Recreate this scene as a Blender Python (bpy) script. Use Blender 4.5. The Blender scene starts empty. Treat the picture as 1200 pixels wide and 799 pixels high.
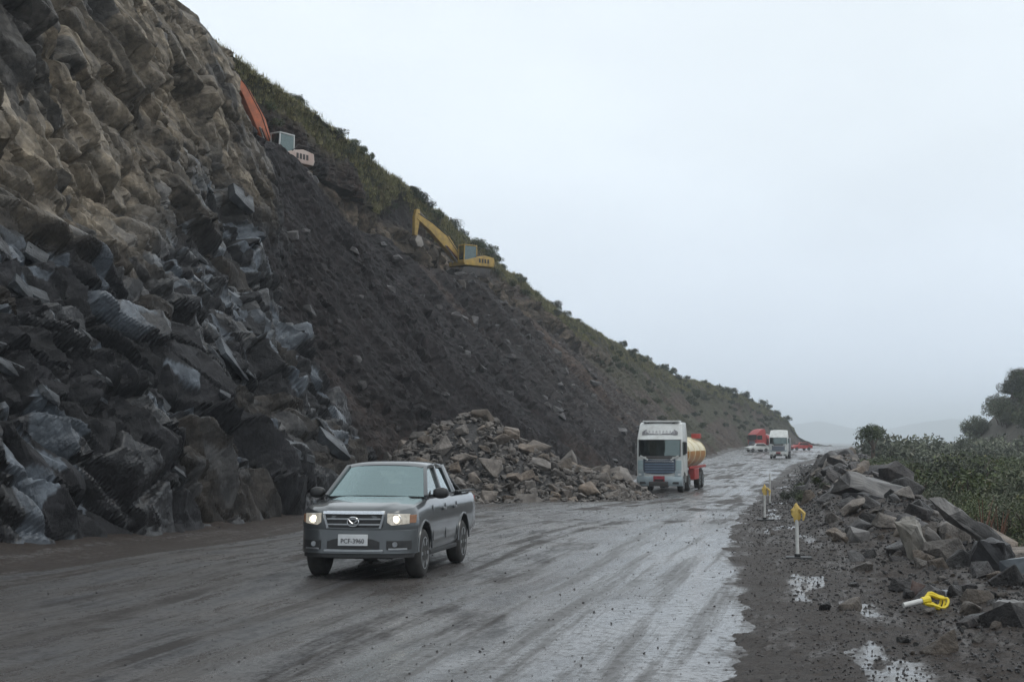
import bpy, bmesh, math, random
import numpy as np
from mathutils import Vector, Matrix, Euler

random.seed(7)
rng = np.random.default_rng(7)
R = math.radians
SC = bpy.context.scene
COL = SC.collection

# ------------------------------------------------------------------ camera
CAM_H = 2.1
cam_d = bpy.data.cameras.new('camera')
cam_d.lens = 50.0
cam_d.sensor_width = 36.0
cam_d.clip_start = 0.1
cam_d.clip_end = 12000
cam = bpy.data.objects.new('camera', cam_d)
COL.objects.link(cam)
cam.location = (0, 0, CAM_H)
cam.rotation_euler = (R(90 + 3.96), 0, 0)
SC.camera = cam

# ------------------------------------------------------------------ world / sun / exposure
SUN_EL, SUN_AZ = 58.0, 120.0          # soft overcast light, high, from the open valley side
w = bpy.data.worlds.new('World'); SC.world = w
w.use_nodes = True
nt = w.node_tree; nt.nodes.clear()
def N(tree, t, **kw):
    n = tree.nodes.new(t)
    for k, v in kw.items(): setattr(n, k, v)
    return n
out = N(nt, 'ShaderNodeOutputWorld'); bg = N(nt, 'ShaderNodeBackground')
sky = N(nt, 'ShaderNodeTexSky'); sky.sky_type = 'NISHITA'; sky.sun_disc = False
sky.sun_elevation = R(SUN_EL); sky.sun_rotation = R(SUN_AZ)
sky.air_density = 1.0; sky.dust_density = 4.0; sky.ozone_density = 1.0
tc = N(nt, 'ShaderNodeTexCoord'); sep = N(nt, 'ShaderNodeSeparateXYZ')
nt.links.new(tc.outputs['Generated'], sep.inputs[0])
ramp = N(nt, 'ShaderNodeValToRGB'); cr = ramp.color_ramp
stops = [(0.0, (7.3, 8.4, 9.9)), (0.09, (7.8, 8.7, 9.8)), (0.20, (8.4, 9.2, 9.9)), (0.40, (8.9, 9.6, 10.0)), (1.0, (8.9, 9.6, 10.0))]
while len(cr.elements) < len(stops): cr.elements.new(0.5)
for e, (p, c) in zip(cr.elements, stops):
    e.position = p; e.color = (c[0] / 10, c[1] / 10, c[2] / 10, 1)
nt.links.new(sep.outputs['Z'], ramp.inputs[0])
ns = N(nt, 'ShaderNodeTexNoise'); ns.inputs['Scale'].default_value = 3.2; ns.inputs['Detail'].default_value = 5
mp = N(nt, 'ShaderNodeMapping'); mp.inputs['Scale'].default_value = (1, 1, 2.2)
nt.links.new(tc.outputs['Generated'], mp.inputs[0]); nt.links.new(mp.outputs[0], ns.inputs['Vector'])
mr = N(nt, 'ShaderNodeMapRange'); mr.inputs['From Min'].default_value = 0.3; mr.inputs['From Max'].default_value = 0.7
mr.inputs['To Min'].default_value = 10.3; mr.inputs['To Max'].default_value = 11.5
nt.links.new(ns.outputs['Fac'], mr.inputs['Value'])
vm = N(nt, 'ShaderNodeVectorMath', operation='SCALE')
nt.links.new(ramp.outputs[0], vm.inputs[0]); nt.links.new(mr.outputs[0], vm.inputs['Scale'])
mx = N(nt, 'ShaderNodeMix', data_type='RGBA'); mx.inputs['Factor'].default_value = 0.92      # cloud deck covers nearly all the clear sky
nt.links.new(sky.outputs[0], mx.inputs['A']); nt.links.new(vm.outputs[0], mx.inputs['B'])
nt.links.new(mx.outputs['Result'], bg.inputs['Color'])
bg.inputs['Strength'].default_value = 0.1
nt.links.new(bg.outputs[0], out.inputs[0])

sl = bpy.data.lights.new('sun', 'SUN'); sl.energy = 0.6; sl.angle = R(25); sl.color = (1.0, 0.96, 0.9)
so = bpy.data.objects.new('sun', sl); COL.objects.link(so)
sd = Vector((math.sin(R(SUN_AZ)) * math.cos(R(SUN_EL)), math.cos(R(SUN_AZ)) * math.cos(R(SUN_EL)), math.sin(R(SUN_EL))))
so.rotation_euler = sd.to_track_quat('Z', 'Y').to_euler()
so.location = (40, -40, 80)

vs = SC.view_settings
vs.view_transform = 'Standard'; vs.look = 'None'; vs.exposure = 0.05; vs.gamma = 1.0; vs.use_curve_mapping = False
SC.render.engine = 'CYCLES'
cy = SC.cycles
cy.use_denoising = True
cy.max_bounces = 6; cy.diffuse_bounces = 3; cy.glossy_bounces = 3; cy.transmission_bounces = 5
cy.volume_bounces = 2; cy.transparent_max_bounces = 12

# ------------------------------------------------------------------ numpy noise
def hsh(ix, iy, iz, seed):
    h = (ix.astype(np.int64) * 374761393 + iy.astype(np.int64) * 668265263 + np.asarray(iz).astype(np.int64) * 2147483647 + seed * 1274126177) & 0xFFFFFFFF
    h = ((h ^ (h >> 13)) * 1274126177) & 0xFFFFFFFF
    h = ((h ^ (h >> 16)) * 2246822519) & 0xFFFFFFFF
    h = h ^ (h >> 15)
    return (h & 0xFFFFFF) / float(0xFFFFFF)
def vn2(x, y, seed=0):
    ix = np.floor(x); iy = np.floor(y); fx = x - ix; fy = y - iy
    fx = fx * fx * fx * (fx * (fx * 6 - 15) + 10); fy = fy * fy * fy * (fy * (fy * 6 - 15) + 10)
    z = np.zeros(1)
    a = hsh(ix, iy, z, seed); b = hsh(ix + 1, iy, z, seed); c = hsh(ix, iy + 1, z, seed); d = hsh(ix + 1, iy + 1, z, seed)
    return (a * (1 - fx) + b * fx) * (1 - fy) + (c * (1 - fx) + d * fx) * fy
def fbm(x, y, o=4, seed=0, g=0.5):
    s = 0; a = 1; t = 0
    for i in range(o):
        s = s + a * vn2(x * 2 ** i + 17.3 * i, y * 2 ** i - 9.1 * i, seed + i); t += a; a *= g
    return s / t
def facets(a, b, sa, sb, rot, seed, g=1.0, bias=(0, 0), jit=0.95, soft=0.16):
    """Broken-rock relief: each Voronoi cell is a tilted plane at its own level. Returns level, edge distance, cell random."""
    c, s = math.cos(rot), math.sin(rot)
    u = (a * c + b * s) / sa; v = (-a * s + b * c) / sb
    iu = np.floor(u); iv = np.floor(v); z = np.zeros(1)
    B1 = [np.full(u.shape, 9.0)] + [np.zeros(u.shape) for _ in range(4)]
    B2 = [np.full(u.shape, 9.0)] + [np.zeros(u.shape) for _ in range(4)]
    for i in (-1, 0, 1):
        for j in (-1, 0, 1):
            ci = iu + i; cj = iv + j
            du = u - (ci + 0.5 + (hsh(ci, cj, z, seed) - 0.5) * jit); dv = v - (cj + 0.5 + (hsh(ci, cj, z, seed + 1) - 0.5) * jit)
            new = [np.sqrt(du * du + dv * dv), du, dv, ci, cj]
            m1 = new[0] < B1[0]; m2 = (~m1) & (new[0] < B2[0])
            B2 = [np.where(m1, p, np.where(m2, q, r)) for p, q, r in zip(B1, new, B2)]
            B1 = [np.where(m1, q, p) for p, q in zip(B1, new)]
    def plane(Q):
        gx = hsh(Q[3], Q[4], z, seed + 3) - 0.5 + bias[0]; gy = hsh(Q[3], Q[4], z, seed + 4) - 0.5 + bias[1]
        return (hsh(Q[3], Q[4], z, seed + 2) - 0.5) + g * (gx * Q[1] + gy * Q[2])
    e = B2[0] - B1[0]
    t = np.clip(e / soft, 0, 1) * 0.5 + 0.5
    return plane(B1) * t + plane(B2) * (1 - t), e, hsh(B1[3], B1[4], z, seed + 5)
def sst(e0, e1, x):
    t = np.clip((x - e0) / (e1 - e0), 0, 1); return t * t * (3 - 2 * t)

# ------------------------------------------------------------------ helpers: objects and materials
def tag(o, label=None, cat=None, group=None, kind=None):
    if label: o['label'] = label
    if cat: o['category'] = cat
    if group: o['group'] = group
    if kind: o['kind'] = kind
    return o
def empty(name, loc=(0, 0, 0), rz=0.0, rot=None, scale=1.0):
    o = bpy.data.objects.new(name, None); COL.objects.link(o)
    o.location = loc; o.rotation_euler = rot or (0, 0, rz); o.scale = (scale,) * 3
    o.empty_display_size = 0.2
    return o
def link(name, me, parent=None):
    o = bpy.data.objects.new(name, me); COL.objects.link(o)
    if parent: o.parent = parent
    return o
def copy_tree(o, parent=None):
    c = o.copy(); COL.objects.link(c); c.parent = parent
    for ch in list(o.children): copy_tree(ch, c)
    return c
def np_mesh(name, V, F, mat=None, smooth=False):
    me = bpy.data.meshes.new(name)
    V = np.asarray(V, dtype=np.float32); F = np.asarray(F, dtype=np.int32)
    n = F.shape[1]
    me.vertices.add(len(V)); me.vertices.foreach_set('co', V.ravel())
    me.loops.add(F.size); me.loops.foreach_set('vertex_index', F.ravel())
    me.polygons.add(len(F))
    me.polygons.foreach_set('loop_start', np.arange(0, F.size, n, dtype=np.int32))
    me.polygons.foreach_set('use_smooth', np.full(len(F), smooth, dtype=bool))
    me.update(calc_edges=True); me.validate()
    if mat: me.materials.append(mat)
    return me
def grid_faces(nr, nc):
    i = np.arange(nr * nc).reshape(nr, nc)
    return np.stack([i[:-1, :-1], i[:-1, 1:], i[1:, 1:], i[1:, :-1]], -1).reshape(-1, 4)
def pattr(me, name, data):
    data = np.asarray(data, dtype=np.float32)
    if data.ndim == 1:
        at = me.attributes.new(name, 'FLOAT', 'POINT'); at.data.foreach_set('value', data)
    else:
        at = me.attributes.new(name, 'FLOAT_COLOR', 'POINT')
        c = np.ones((len(data), 4), np.float32); c[:, :3] = data; at.data.foreach_set('color', c.ravel())

MATS = {}
def mat(name, c1, c2=None, scale=4.0, rough=0.5, r2=None, metal=0.0, bump=0.0, bscale=40.0, rand=0.0, attr=None, coat=0.0,
        emit=None, estr=0.0, trans=0.0, alpha=1.0, spec=0.5, detail=6, dist=0.02):
    m = bpy.data.materials.new(name); m.use_nodes = True
    t = m.node_tree; t.nodes.clear()
    o = N(t, 'ShaderNodeOutputMaterial'); p = N(t, 'ShaderNodeBsdfPrincipled')
    t.links.new(p.outputs[0], o.inputs['Surface'])
    p.inputs['Metallic'].default_value = metal; p.inputs['Roughness'].default_value = rough
    p.inputs['Coat Weight'].default_value = coat; p.inputs['Coat Roughness'].default_value = 0.08
    p.inputs['Transmission Weight'].default_value = trans; p.inputs['Alpha'].default_value = alpha
    p.inputs['Specular IOR Level'].default_value = spec
    tcn = N(t, 'ShaderNodeTexCoord')
    n1 = N(t, 'ShaderNodeTexNoise'); n1.inputs['Scale'].default_value = scale; n1.inputs['Detail'].default_value = detail
    n1.inputs['Roughness'].default_value = 0.62
    t.links.new(tcn.outputs['Object'], n1.inputs['Vector'])
    rp = N(t, 'ShaderNodeMapRange'); rp.inputs['From Min'].default_value = 0.32; rp.inputs['From Max'].default_value = 0.68
    t.links.new(n1.outputs['Fac'], rp.inputs['Value'])
    mixn = N(t, 'ShaderNodeMix', data_type='RGBA')
    t.links.new(rp.outputs[0], mixn.inputs['Factor'])
    c2 = c2 or tuple(min(1, x * 0.8) for x in c1)
    mixn.inputs['A'].default_value = (*c1, 1); mixn.inputs['B'].default_value = (*c2, 1)
    src = mixn.outputs['Result']
    if attr:                                     # own colour of the piece, multiplied by the fine grain
        an = N(t, 'ShaderNodeAttribute'); an.attribute_name = attr
        mm = N(t, 'ShaderNodeMix', data_type='RGBA', blend_type='MULTIPLY'); mm.inputs['Factor'].default_value = 1
        t.links.new(an.outputs['Color'], mm.inputs['A']); t.links.new(src, mm.inputs['B']); src = mm.outputs['Result']
    if rand:
        oi = N(t, 'ShaderNodeObjectInfo'); hs = N(t, 'ShaderNodeHueSaturation')
        r1 = N(t, 'ShaderNodeMapRange'); r1.inputs['To Min'].default_value = 1 - rand; r1.inputs['To Max'].default_value = 1 + rand
        t.links.new(oi.outputs['Random'], r1.inputs['Value']); t.links.new(r1.outputs[0], hs.inputs['Value'])
        mu = N(t, 'ShaderNodeMath', operation='MULTIPLY'); mu.inputs[1].default_value = 7.31
        fr = N(t, 'ShaderNodeMath', operation='FRACT')
        t.links.new(oi.outputs['Random'], mu.inputs[0]); t.links.new(mu.outputs[0], fr.inputs[0])
        r3 = N(t, 'ShaderNodeMapRange'); r3.inputs['To Min'].default_value = 0.55; r3.inputs['To Max'].default_value = 1.3
        t.links.new(fr.outputs[0], r3.inputs['Value']); t.links.new(r3.outputs[0], hs.inputs['Saturation'])
        t.links.new(src, hs.inputs['Color']); src = hs.outputs[0]
    t.links.new(src, p.inputs['Base Color'])
    if r2 is not None:
        rr = N(t, 'ShaderNodeMapRange'); rr.inputs['To Min'].default_value = rough; rr.inputs['To Max'].default_value = r2
        n3 = N(t, 'ShaderNodeTexNoise'); n3.inputs['Scale'].default_value = scale * 0.7; n3.inputs['Detail'].default_value = 4
        t.links.new(tcn.outputs['Object'], n3.inputs['Vector'])
        r4 = N(t, 'ShaderNodeMapRange'); r4.inputs['From Min'].default_value = 0.35; r4.inputs['From Max'].default_value = 0.65
        t.links.new(n3.outputs['Fac'], r4.inputs['Value']); t.links.new(r4.outputs[0], rr.inputs['Value'])
        t.links.new(rr.outputs[0], p.inputs['Roughness'])
    if bump:
        n2 = N(t, 'ShaderNodeTexNoise'); n2.inputs['Scale'].default_value = bscale; n2.inputs['Detail'].default_value = 8
        n2.inputs['Roughness'].default_value = 0.65
        t.links.new(tcn.outputs['Object'], n2.inputs['Vector'])
        b = N(t, 'ShaderNodeBump'); b.inputs['Strength'].default_value = bump; b.inputs['Distance'].default_value = dist
        t.links.new(n2.outputs['Fac'], b.inputs['Height']); t.links.new(b.outputs[0], p.inputs['Normal'])
    if emit:
        p.inputs['Emission Color'].default_value = (*emit, 1); p.inputs['Emission Strength'].default_value = estr
    MATS[name] = m
    return m
M = MATS
mat('rockface', (0.98, 0.95, 0.92), (0.36, 0.36, 0.38), 1.9, rough=0.34, r2=0.72, bump=0.8, bscale=7.0, attr='col', dist=0.05, spec=0.42)
def wet_rock_nodes(m):
    t = m.node_tree; p = next(n for n in t.nodes if n.type == 'BSDF_PRINCIPLED')
    an = N(t, 'ShaderNodeAttribute'); an.attribute_name = 'wet'
    r_ = N(t, 'ShaderNodeMapRange'); r_.inputs['To Min'].default_value = 0.12; r_.inputs['To Max'].default_value = 0.6
    t.links.new(an.outputs['Fac'], r_.inputs['Value']); t.links.new(r_.outputs[0], p.inputs['Specular IOR Level'])
    q_ = N(t, 'ShaderNodeMapRange'); q_.inputs['To Min'].default_value = 0.80; q_.inputs['To Max'].default_value = 0.34
    t.links.new(an.outputs['Fac'], q_.inputs['Value']); t.links.new(q_.outputs[0], p.inputs['Roughness'])
    bs = next(n for n in t.nodes if n.type == 'BUMP'); tcn = next(n for n in t.nodes if n.type == 'TEX_COORD')
    prev = bs.outputs[0]
    nz = N(t, 'ShaderNodeTexNoise'); nz.inputs['Scale'].default_value = 2.5; nz.inputs['Detail'].default_value = 4
    t.links.new(tcn.outputs['Object'], nz.inputs['Vector'])
    av = N(t, 'ShaderNodeMix', data_type='VECTOR'); av.inputs['Factor'].default_value = 0.10
    t.links.new(tcn.outputs['Object'], av.inputs['A']); t.links.new(nz.outputs['Color'], av.inputs['B'])
    cols = []
    for sc_, st_, ds_ in ((2.6, 0.9, 0.10), (7.0, 0.8, 0.045)):
        vo = N(t, 'ShaderNodeTexVoronoi'); vo.inputs['Scale'].default_value = sc_; vo.inputs['Randomness'].default_value = 1.0
        t.links.new(av.outputs['Result'], vo.inputs['Vector'])
        b_ = N(t, 'ShaderNodeBump'); b_.inputs['Strength'].default_value = st_; b_.inputs['Distance'].default_value = ds_
        sp = N(t, 'ShaderNodeSeparateColor'); t.links.new(vo.outputs['Color'], sp.inputs[0])
        ad = N(t, 'ShaderNodeMath', operation='MULTIPLY_ADD'); t.links.new(vo.outputs['Distance'], ad.inputs[0]); ad.inputs[1].default_value = -0.3; t.links.new(sp.outputs[0], ad.inputs[2])
        t.links.new(ad.outputs[0], b_.inputs['Height']); t.links.new(prev, b_.inputs['Normal']); prev = b_.outputs[0]; cols.append(sp.outputs[1])
    t.links.new(prev, p.inputs['Normal'])
    lk = p.inputs['Base Color'].links[0].from_socket; hs = N(t, 'ShaderNodeHueSaturation')
    sm = N(t, 'ShaderNodeMath', operation='ADD'); t.links.new(cols[0], sm.inputs[0]); t.links.new(cols[1], sm.inputs[1])
    rm = N(t, 'ShaderNodeMapRange'); rm.inputs['From Max'].default_value = 2.0; rm.inputs['To Min'].default_value = 0.55; rm.inputs['To Max'].default_value = 1.5
    t.links.new(sm.outputs[0], rm.inputs['Value']); t.links.new(rm.outputs[0], hs.inputs['Value']); t.links.new(lk, hs.inputs['Color']); t.links.new(hs.outputs[0], p.inputs['Base Color'])
wet_rock_nodes(M['rockface'])
mat('pile_rock', (0.205, 0.170, 0.140), (0.090, 0.075, 0.064), 3.2, rough=0.55, r2=0.85, bump=1.0, bscale=5, rand=0.42, dist=0.12)
mat('slab_rock', (0.070, 0.079, 0.090), (0.022, 0.023, 0.026), 2.6, rough=0.36, r2=0.7, bump=0.9, bscale=6, rand=0.5, dist=0.06)
mat('dark_rock', (0.075, 0.067, 0.064), (0.036, 0.034, 0.036), 3.0, rough=0.40, r2=0.8, bump=1.0, bscale=6, rand=0.45, dist=0.10)
mat('pale_rock', (0.27, 0.245, 0.21), (0.13, 0.125, 0.115), 2.6, rough=0.45, r2=0.75, bump=0.7, bscale=9, dist=0.03)
mat('grey_rock', (0.17, 0.16, 0.152), (0.075, 0.072, 0.072), 2.2, rough=0.4, r2=0.7, bump=0.7, bscale=8, dist=0.03)
mat('blue_rock', (0.125, 0.14, 0.155), (0.075, 0.083, 0.09), 3.0, rough=0.3, r2=0.55, bump=0.4, bscale=12, dist=0.02)
mat('black_rock', (0.045, 0.043, 0.045), (0.024, 0.024, 0.026), 2.5, rough=0.4, r2=0.7, bump=0.7, bscale=9, dist=0.03)
mat('red_rock', (0.13, 0.08, 0.065), (0.07, 0.05, 0.045), 4, rough=0.5, bump=0.6, bscale=14, dist=0.02)
mat('pebble', (0.085, 0.078, 0.075), (0.035, 0.033, 0.034), 1.5, rough=0.4, r2=0.7, bump=0.4, bscale=30, dist=0.01)
mat('leaf', (1.25, 1.25, 1.15), (0.62, 0.68, 0.66), 0.9, rough=0.6, attr='col', rand=0.42, spec=0.3)
mat('grass', (1.1, 1.1, 1.0), (0.7, 0.75, 0.7), 0.25, rough=0.7, attr='col', spec=0.25)
mat('stem', (0.11, 0.075, 0.055), (0.06, 0.045, 0.036), 8, rough=0.8, bump=0.4, bscale=20)
mat('red_stem', (0.16, 0.075, 0.045), (0.09, 0.05, 0.035), 8, rough=0.75)
mat('paint_grey', (0.078, 0.085, 0.090), (0.062, 0.068, 0.071), 1.2, rough=0.30, r2=0.38, coat=1.0, metal=0.35)
mat('plastic_black', (0.014, 0.014, 0.015), (0.022, 0.022, 0.022), 9, rough=0.5, bump=0.15, bscale=120, dist=0.004)
mat('rubber', (0.016, 0.016, 0.016), (0.034, 0.031, 0.028), 10, rough=0.75, bump=0.3, bscale=60, dist=0.006)
mat('chrome', (0.78, 0.79, 0.80), (0.70, 0.71, 0.72), 5, rough=0.16, metal=1.0)
mat('silver', (0.36, 0.37, 0.38), (0.27, 0.28, 0.29), 6, rough=0.35, metal=0.8)
mat('headlamp', (0.55, 0.54, 0.50), (0.24, 0.24, 0.23), 16, rough=0.15, emit=(1.0, 0.84, 0.60), estr=0.16)
mat('bulb', (1, 0.95, 0.85), (1, 0.95, 0.85), 3, rough=0.2, emit=(1.0, 0.9, 0.72), estr=4.0)
mat('amber', (0.36, 0.19, 0.11), (0.26, 0.13, 0.08), 9, rough=0.2)
mat('plate_white', (0.62, 0.63, 0.64), (0.5, 0.51, 0.52), 6, rough=0.4)
mat('plate_ink', (0.03, 0.03, 0.035), (0.04, 0.04, 0.045), 9, rough=0.5)
mat('seat_fabric', (0.05, 0.05, 0.055), (0.035, 0.035, 0.04), 14, rough=0.85)
mat('truck_white', (0.66, 0.68, 0.67), (0.44, 0.44, 0.42), 1.3, rough=0.3, r2=0.5, coat=0.3)
mat('truck_grille', (0.075, 0.095, 0.13), (0.05, 0.065, 0.09), 2, rough=0.35)
mat('truck_teal', (0.36, 0.45, 0.46), (0.26, 0.34, 0.36), 2.5, rough=0.4)
mat('truck_silver', (0.36, 0.42, 0.44), (0.25, 0.30, 0.33), 2, rough=0.35, metal=0.3)
mat('grille_blue', (0.17, 0.23, 0.31), (0.12, 0.17, 0.24), 2, rough=0.35)
mat('sign_grey', (0.16, 0.155, 0.165), (0.12, 0.12, 0.13), 3, rough=0.5)
mat('letter_pale', (0.48, 0.47, 0.48), (0.4, 0.4, 0.42), 3, rough=0.5)
mat('red_paint', (0.42, 0.045, 0.04), (0.30, 0.035, 0.03), 2, rough=0.38, r2=0.55)
mat('red_reflector', (0.32, 0.03, 0.05), (0.25, 0.03, 0.04), 2, rough=0.35)
mat('tank_cream', (0.72, 0.64, 0.44), (0.58, 0.50, 0.32), 1.0, rough=0.35, r2=0.5)
mat('tank_orange', (0.50, 0.23, 0.06), (0.36, 0.17, 0.05), 1.2, rough=0.4)
mat('cream_cloth', (0.45, 0.43, 0.36), (0.36, 0.35, 0.3), 3, rough=0.8)
mat('exc_orange', (0.52, 0.14, 0.055), (0.27, 0.09, 0.05), 2.2, rough=0.45, r2=0.65)
mat('exc_pale', (0.52, 0.44, 0.40), (0.40, 0.27, 0.22), 0.9, rough=0.5)
mat('exc_shade_brown', (0.16, 0.055, 0.03), (0.10, 0.04, 0.03), 1.5, rough=0.6)  # shadow tone for the underside of the boom
mat('exc_yellow', (0.52, 0.34, 0.075), (0.28, 0.19, 0.07), 2.2, rough=0.45, r2=0.65)
mat('exc_white', (0.62, 0.64, 0.64), (0.48, 0.48, 0.47), 1.3, rough=0.45)
mat('exc_dark', (0.03, 0.03, 0.032), (0.055, 0.045, 0.04), 2, rough=0.6)
mat('exc_steel', (0.32, 0.29, 0.26), (0.2, 0.18, 0.16), 2, rough=0.45, metal=0.5)
mat('post_white', (0.62, 0.62, 0.60), (0.46, 0.45, 0.43), 6, rough=0.45)
mat('flag_yellow', (0.66, 0.47, 0.13), (0.46, 0.32, 0.10), 14, rough=0.5)
mat('tape_yellow', (0.80, 0.62, 0.02), (0.66, 0.50, 0.03), 6, rough=0.45)
mat('far_hill', (0.05, 0.06, 0.05), (0.035, 0.045, 0.04), 0.01, rough=0.9)
mat('soil', (0.075, 0.062, 0.048), (0.045, 0.042, 0.030), 0.6, rough=0.85, bump=0.5, bscale=3, dist=0.1)

def glass(name, tint, gloss_tint=(1, 1, 1), fac=1.0):
    m = bpy.data.materials.new(name); m.use_nodes = True; t = m.node_tree; t.nodes.clear()
    o = N(t, 'ShaderNodeOutputMaterial'); tr = N(t, 'ShaderNodeBsdfTransparent'); gl = N(t, 'ShaderNodeBsdfGlossy')
    gl.inputs['Roughness'].default_value = 0.04; gl.inputs['Color'].default_value = (*gloss_tint, 1)
    tcn = N(t, 'ShaderNodeTexCoord'); nn = N(t, 'ShaderNodeTexNoise'); nn.inputs['Scale'].default_value = 3
    t.links.new(tcn.outputs['Object'], nn.inputs['Vector'])
    mi = N(t, 'ShaderNodeMix', data_type='RGBA'); mi.inputs['A'].default_value = (*tint, 1); mi.inputs['B'].default_value = (*[x * 0.9 for x in tint], 1)
    t.links.new(nn.outputs['Fac'], mi.inputs['Factor']); t.links.new(mi.outputs['Result'], tr.inputs['Color'])
    lw = N(t, 'ShaderNodeFresnel'); lw.inputs['IOR'].default_value = 1.9
    mu = N(t, 'ShaderNodeMath', operation='MULTIPLY'); mu.inputs[1].default_value = fac; mu.use_clamp = True
    t.links.new(lw.outputs[0], mu.inputs[0])
    ms = N(t, 'ShaderNodeMixShader'); t.links.new(mu.outputs[0], ms.inputs[0])
    t.links.new(tr.outputs[0], ms.inputs[1]); t.links.new(gl.outputs[0], ms.inputs[2]); t.links.new(ms.outputs[0], o.inputs['Surface'])
    MATS[name] = m
glass('windscreen', (0.45, 0.56, 0.55), (0.74, 0.95, 0.96), 2.2)
glass('side_glass', (0.75, 0.82, 0.82), (0.92, 1.0, 1.0), 1.5)
glass('truck_glass', (0.32, 0.42, 0.41), (0.80, 0.97, 0.94), 1.5)

# ------------------------------------------------------------------ mesh builder
class MB:
    def __init__(s): s.b = bmesh.new()
    def face(s, pts):
        vs_ = [s.b.verts.new(p) for p in pts]
        return s.b.faces.new(vs_)
    def loft(s, rings, caps=True, closed=True):
        rv = [[s.b.verts.new(p) for p in r] for r in rings]
        n = len(rings[0])
        for a, b in zip(rv[:-1], rv[1:]):
            for i in range(n if closed else n - 1):
                j = (i + 1) % n
                s.b.faces.new((a[i], a[j], b[j], b[i]))
        if caps and closed:
            s.b.faces.new(rv[0][::-1]); s.b.faces.new(rv[-1])
        return s
    def box(s, c, d, rot=None, taper=(1, 1)):
        m = (rot if isinstance(rot, Matrix) else Euler(rot).to_matrix()) if rot else Matrix.Identity(3)
        rings = []
        for k in (-1, 1):
            tx, ty = taper if k > 0 else (1, 1)
            rings.append([Vector(c) + m @ Vector((sx * d[0] / 2 * tx, sy * d[1] / 2 * ty, k * d[2] / 2)) for sx, sy in ((-1, -1), (1, -1), (1, 1), (-1, 1))])
        return s.loft(rings)
    def beam(s, p0, p1, w, h=None, up=(0, 0, 1), w2=None, h2=None):
        p0, p1 = Vector(p0), Vector(p1); h = h or w; w2 = w2 or w; h2 = h2 or h
        z = (p1 - p0).normalized(); x = Vector(up).cross(z)
        if x.length < 1e-4: x = Vector((1, 0, 0))
        x.normalize(); y = z.cross(x)
        q = ((-1, -1), (1, -1), (1, 1), (-1, 1))
        return s.loft([[p0 + x * a * w / 2 + y * b * h / 2 for a, b in q], [p1 + x * a * w2 / 2 + y * b * h2 / 2 for a, b in q]])
    def cyl(s, p0, p1, r0, r1=None, n=16):
        p0, p1 = Vector(p0), Vector(p1); r1 = r0 if r1 is None else r1
        z = (p1 - p0).normalized(); x = z.orthogonal().normalized(); y = z.cross(x)
        cs = [(math.cos(2 * math.pi * i / n), math.sin(2 * math.pi * i / n)) for i in range(n)]
        return s.loft([[p0 + (x * a + y * b) * r0 for a, b in cs], [p1 + (x * a + y * b) * r1 for a, b in cs]])
    def tube(s, pts, r, n=8):
        pts = [Vector(p) for p in pts]; rings = []
        rs = r if isinstance(r, (list, tuple)) else [r] * len(pts)
        x = None
        for i, p in enumerate(pts):
            z = (pts[min(i + 1, len(pts) - 1)] - pts[max(i - 1, 0)]).normalized()
            x = z.orthogonal().normalized() if x is None else (x - z * x.dot(z)).normalized()
            y = z.cross(x)
            rings.append([p + (x * math.cos(2 * math.pi * k / n) + y * math.sin(2 * math.pi * k / n)) * rs[i] for k in range(n)])
        return s.loft(rings)
    def lathe_x(s, prof, n=28, c=(0, 0, 0)):          # prof: (x, r) about the local X axis
        rings = [[Vector(c) + Vector((x, r * math.cos(2 * math.pi * k / n), r * math.sin(2 * math.pi * k / n))) for k in range(n)] for x, r in prof]
        return s.loft(rings)
    def prism(s, poly, axis, a0, a1):                 # poly in the two other axes
        def P(u, v, a):
            return {'x': (a, u, v), 'y': (u, a, v), 'z': (u, v, a)}[axis]
        return s.loft([[P(u, v, a0) for u, v in poly], [P(u, v, a1) for u, v in poly]])
    def mesh(s, name, m, bevel=0.0, seg=2, ang=35, smooth=True):
        bmesh.ops.recalc_face_normals(s.b, faces=s.b.faces)
        if bevel:
            ed = [e for e in s.b.edges if len(e.link_faces) == 2 and e.calc_face_angle(0) > R(30)]
            bmesh.ops.bevel(s.b, geom=ed, offset=bevel, segments=seg, profile=0.6, affect='EDGES', clamp_overlap=True)
        me = bpy.data.meshes.new(name); s.b.to_mesh(me); s.b.free()
        if m: me.materials.append(m if not isinstance(m, str) else M[m])
        if smooth:
            for p in me.polygons: p.use_smooth = True
            me.set_sharp_from_angle(angle=R(ang))
        return me
    def build(s, name, m, parent=None, **kw): return link(name, s.mesh(name, m, **kw), parent)

def text_mesh(name, body, size, m, parent, loc, rot, ext=0.004, sx=1.0):
    cu = bpy.data.curves.new(name, 'FONT'); cu.body = body; cu.size = size; cu.extrude = ext
    cu.align_x = 'CENTER'; cu.align_y = 'CENTER'; cu.resolution_u = 3
    to = bpy.data.objects.new(name, cu); COL.objects.link(to)
    bpy.context.view_layer.update()
    me = bpy.data.meshes.new_from_object(to.evaluated_get(bpy.context.evaluated_depsgraph_get()))
    bpy.data.objects.remove(to); bpy.data.curves.remove(cu)
    me.materials.clear(); me.materials.append(M[m])
    o = link(name, me, parent); o.location = loc; o.rotation_euler = rot; o.scale = (sx, 1, 1)
    return o
def boolean_cut(me, cutters):
    o = bpy.data.objects.new('cut_source', me); COL.objects.link(o)
    tmp = []
    for c in cutters:
        co = bpy.data.objects.new('cutter', c); COL.objects.link(co); tmp.append(co)
        md = o.modifiers.new('cut', 'BOOLEAN'); md.operation = 'DIFFERENCE'; md.object = co; md.solver = 'EXACT'
    bpy.context.view_layer.update()
    res = bpy.data.meshes.new_from_object(o.evaluated_get(bpy.context.evaluated_depsgraph_get()))
    for x in tmp + [o]: bpy.data.objects.remove(x)
    return res

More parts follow.
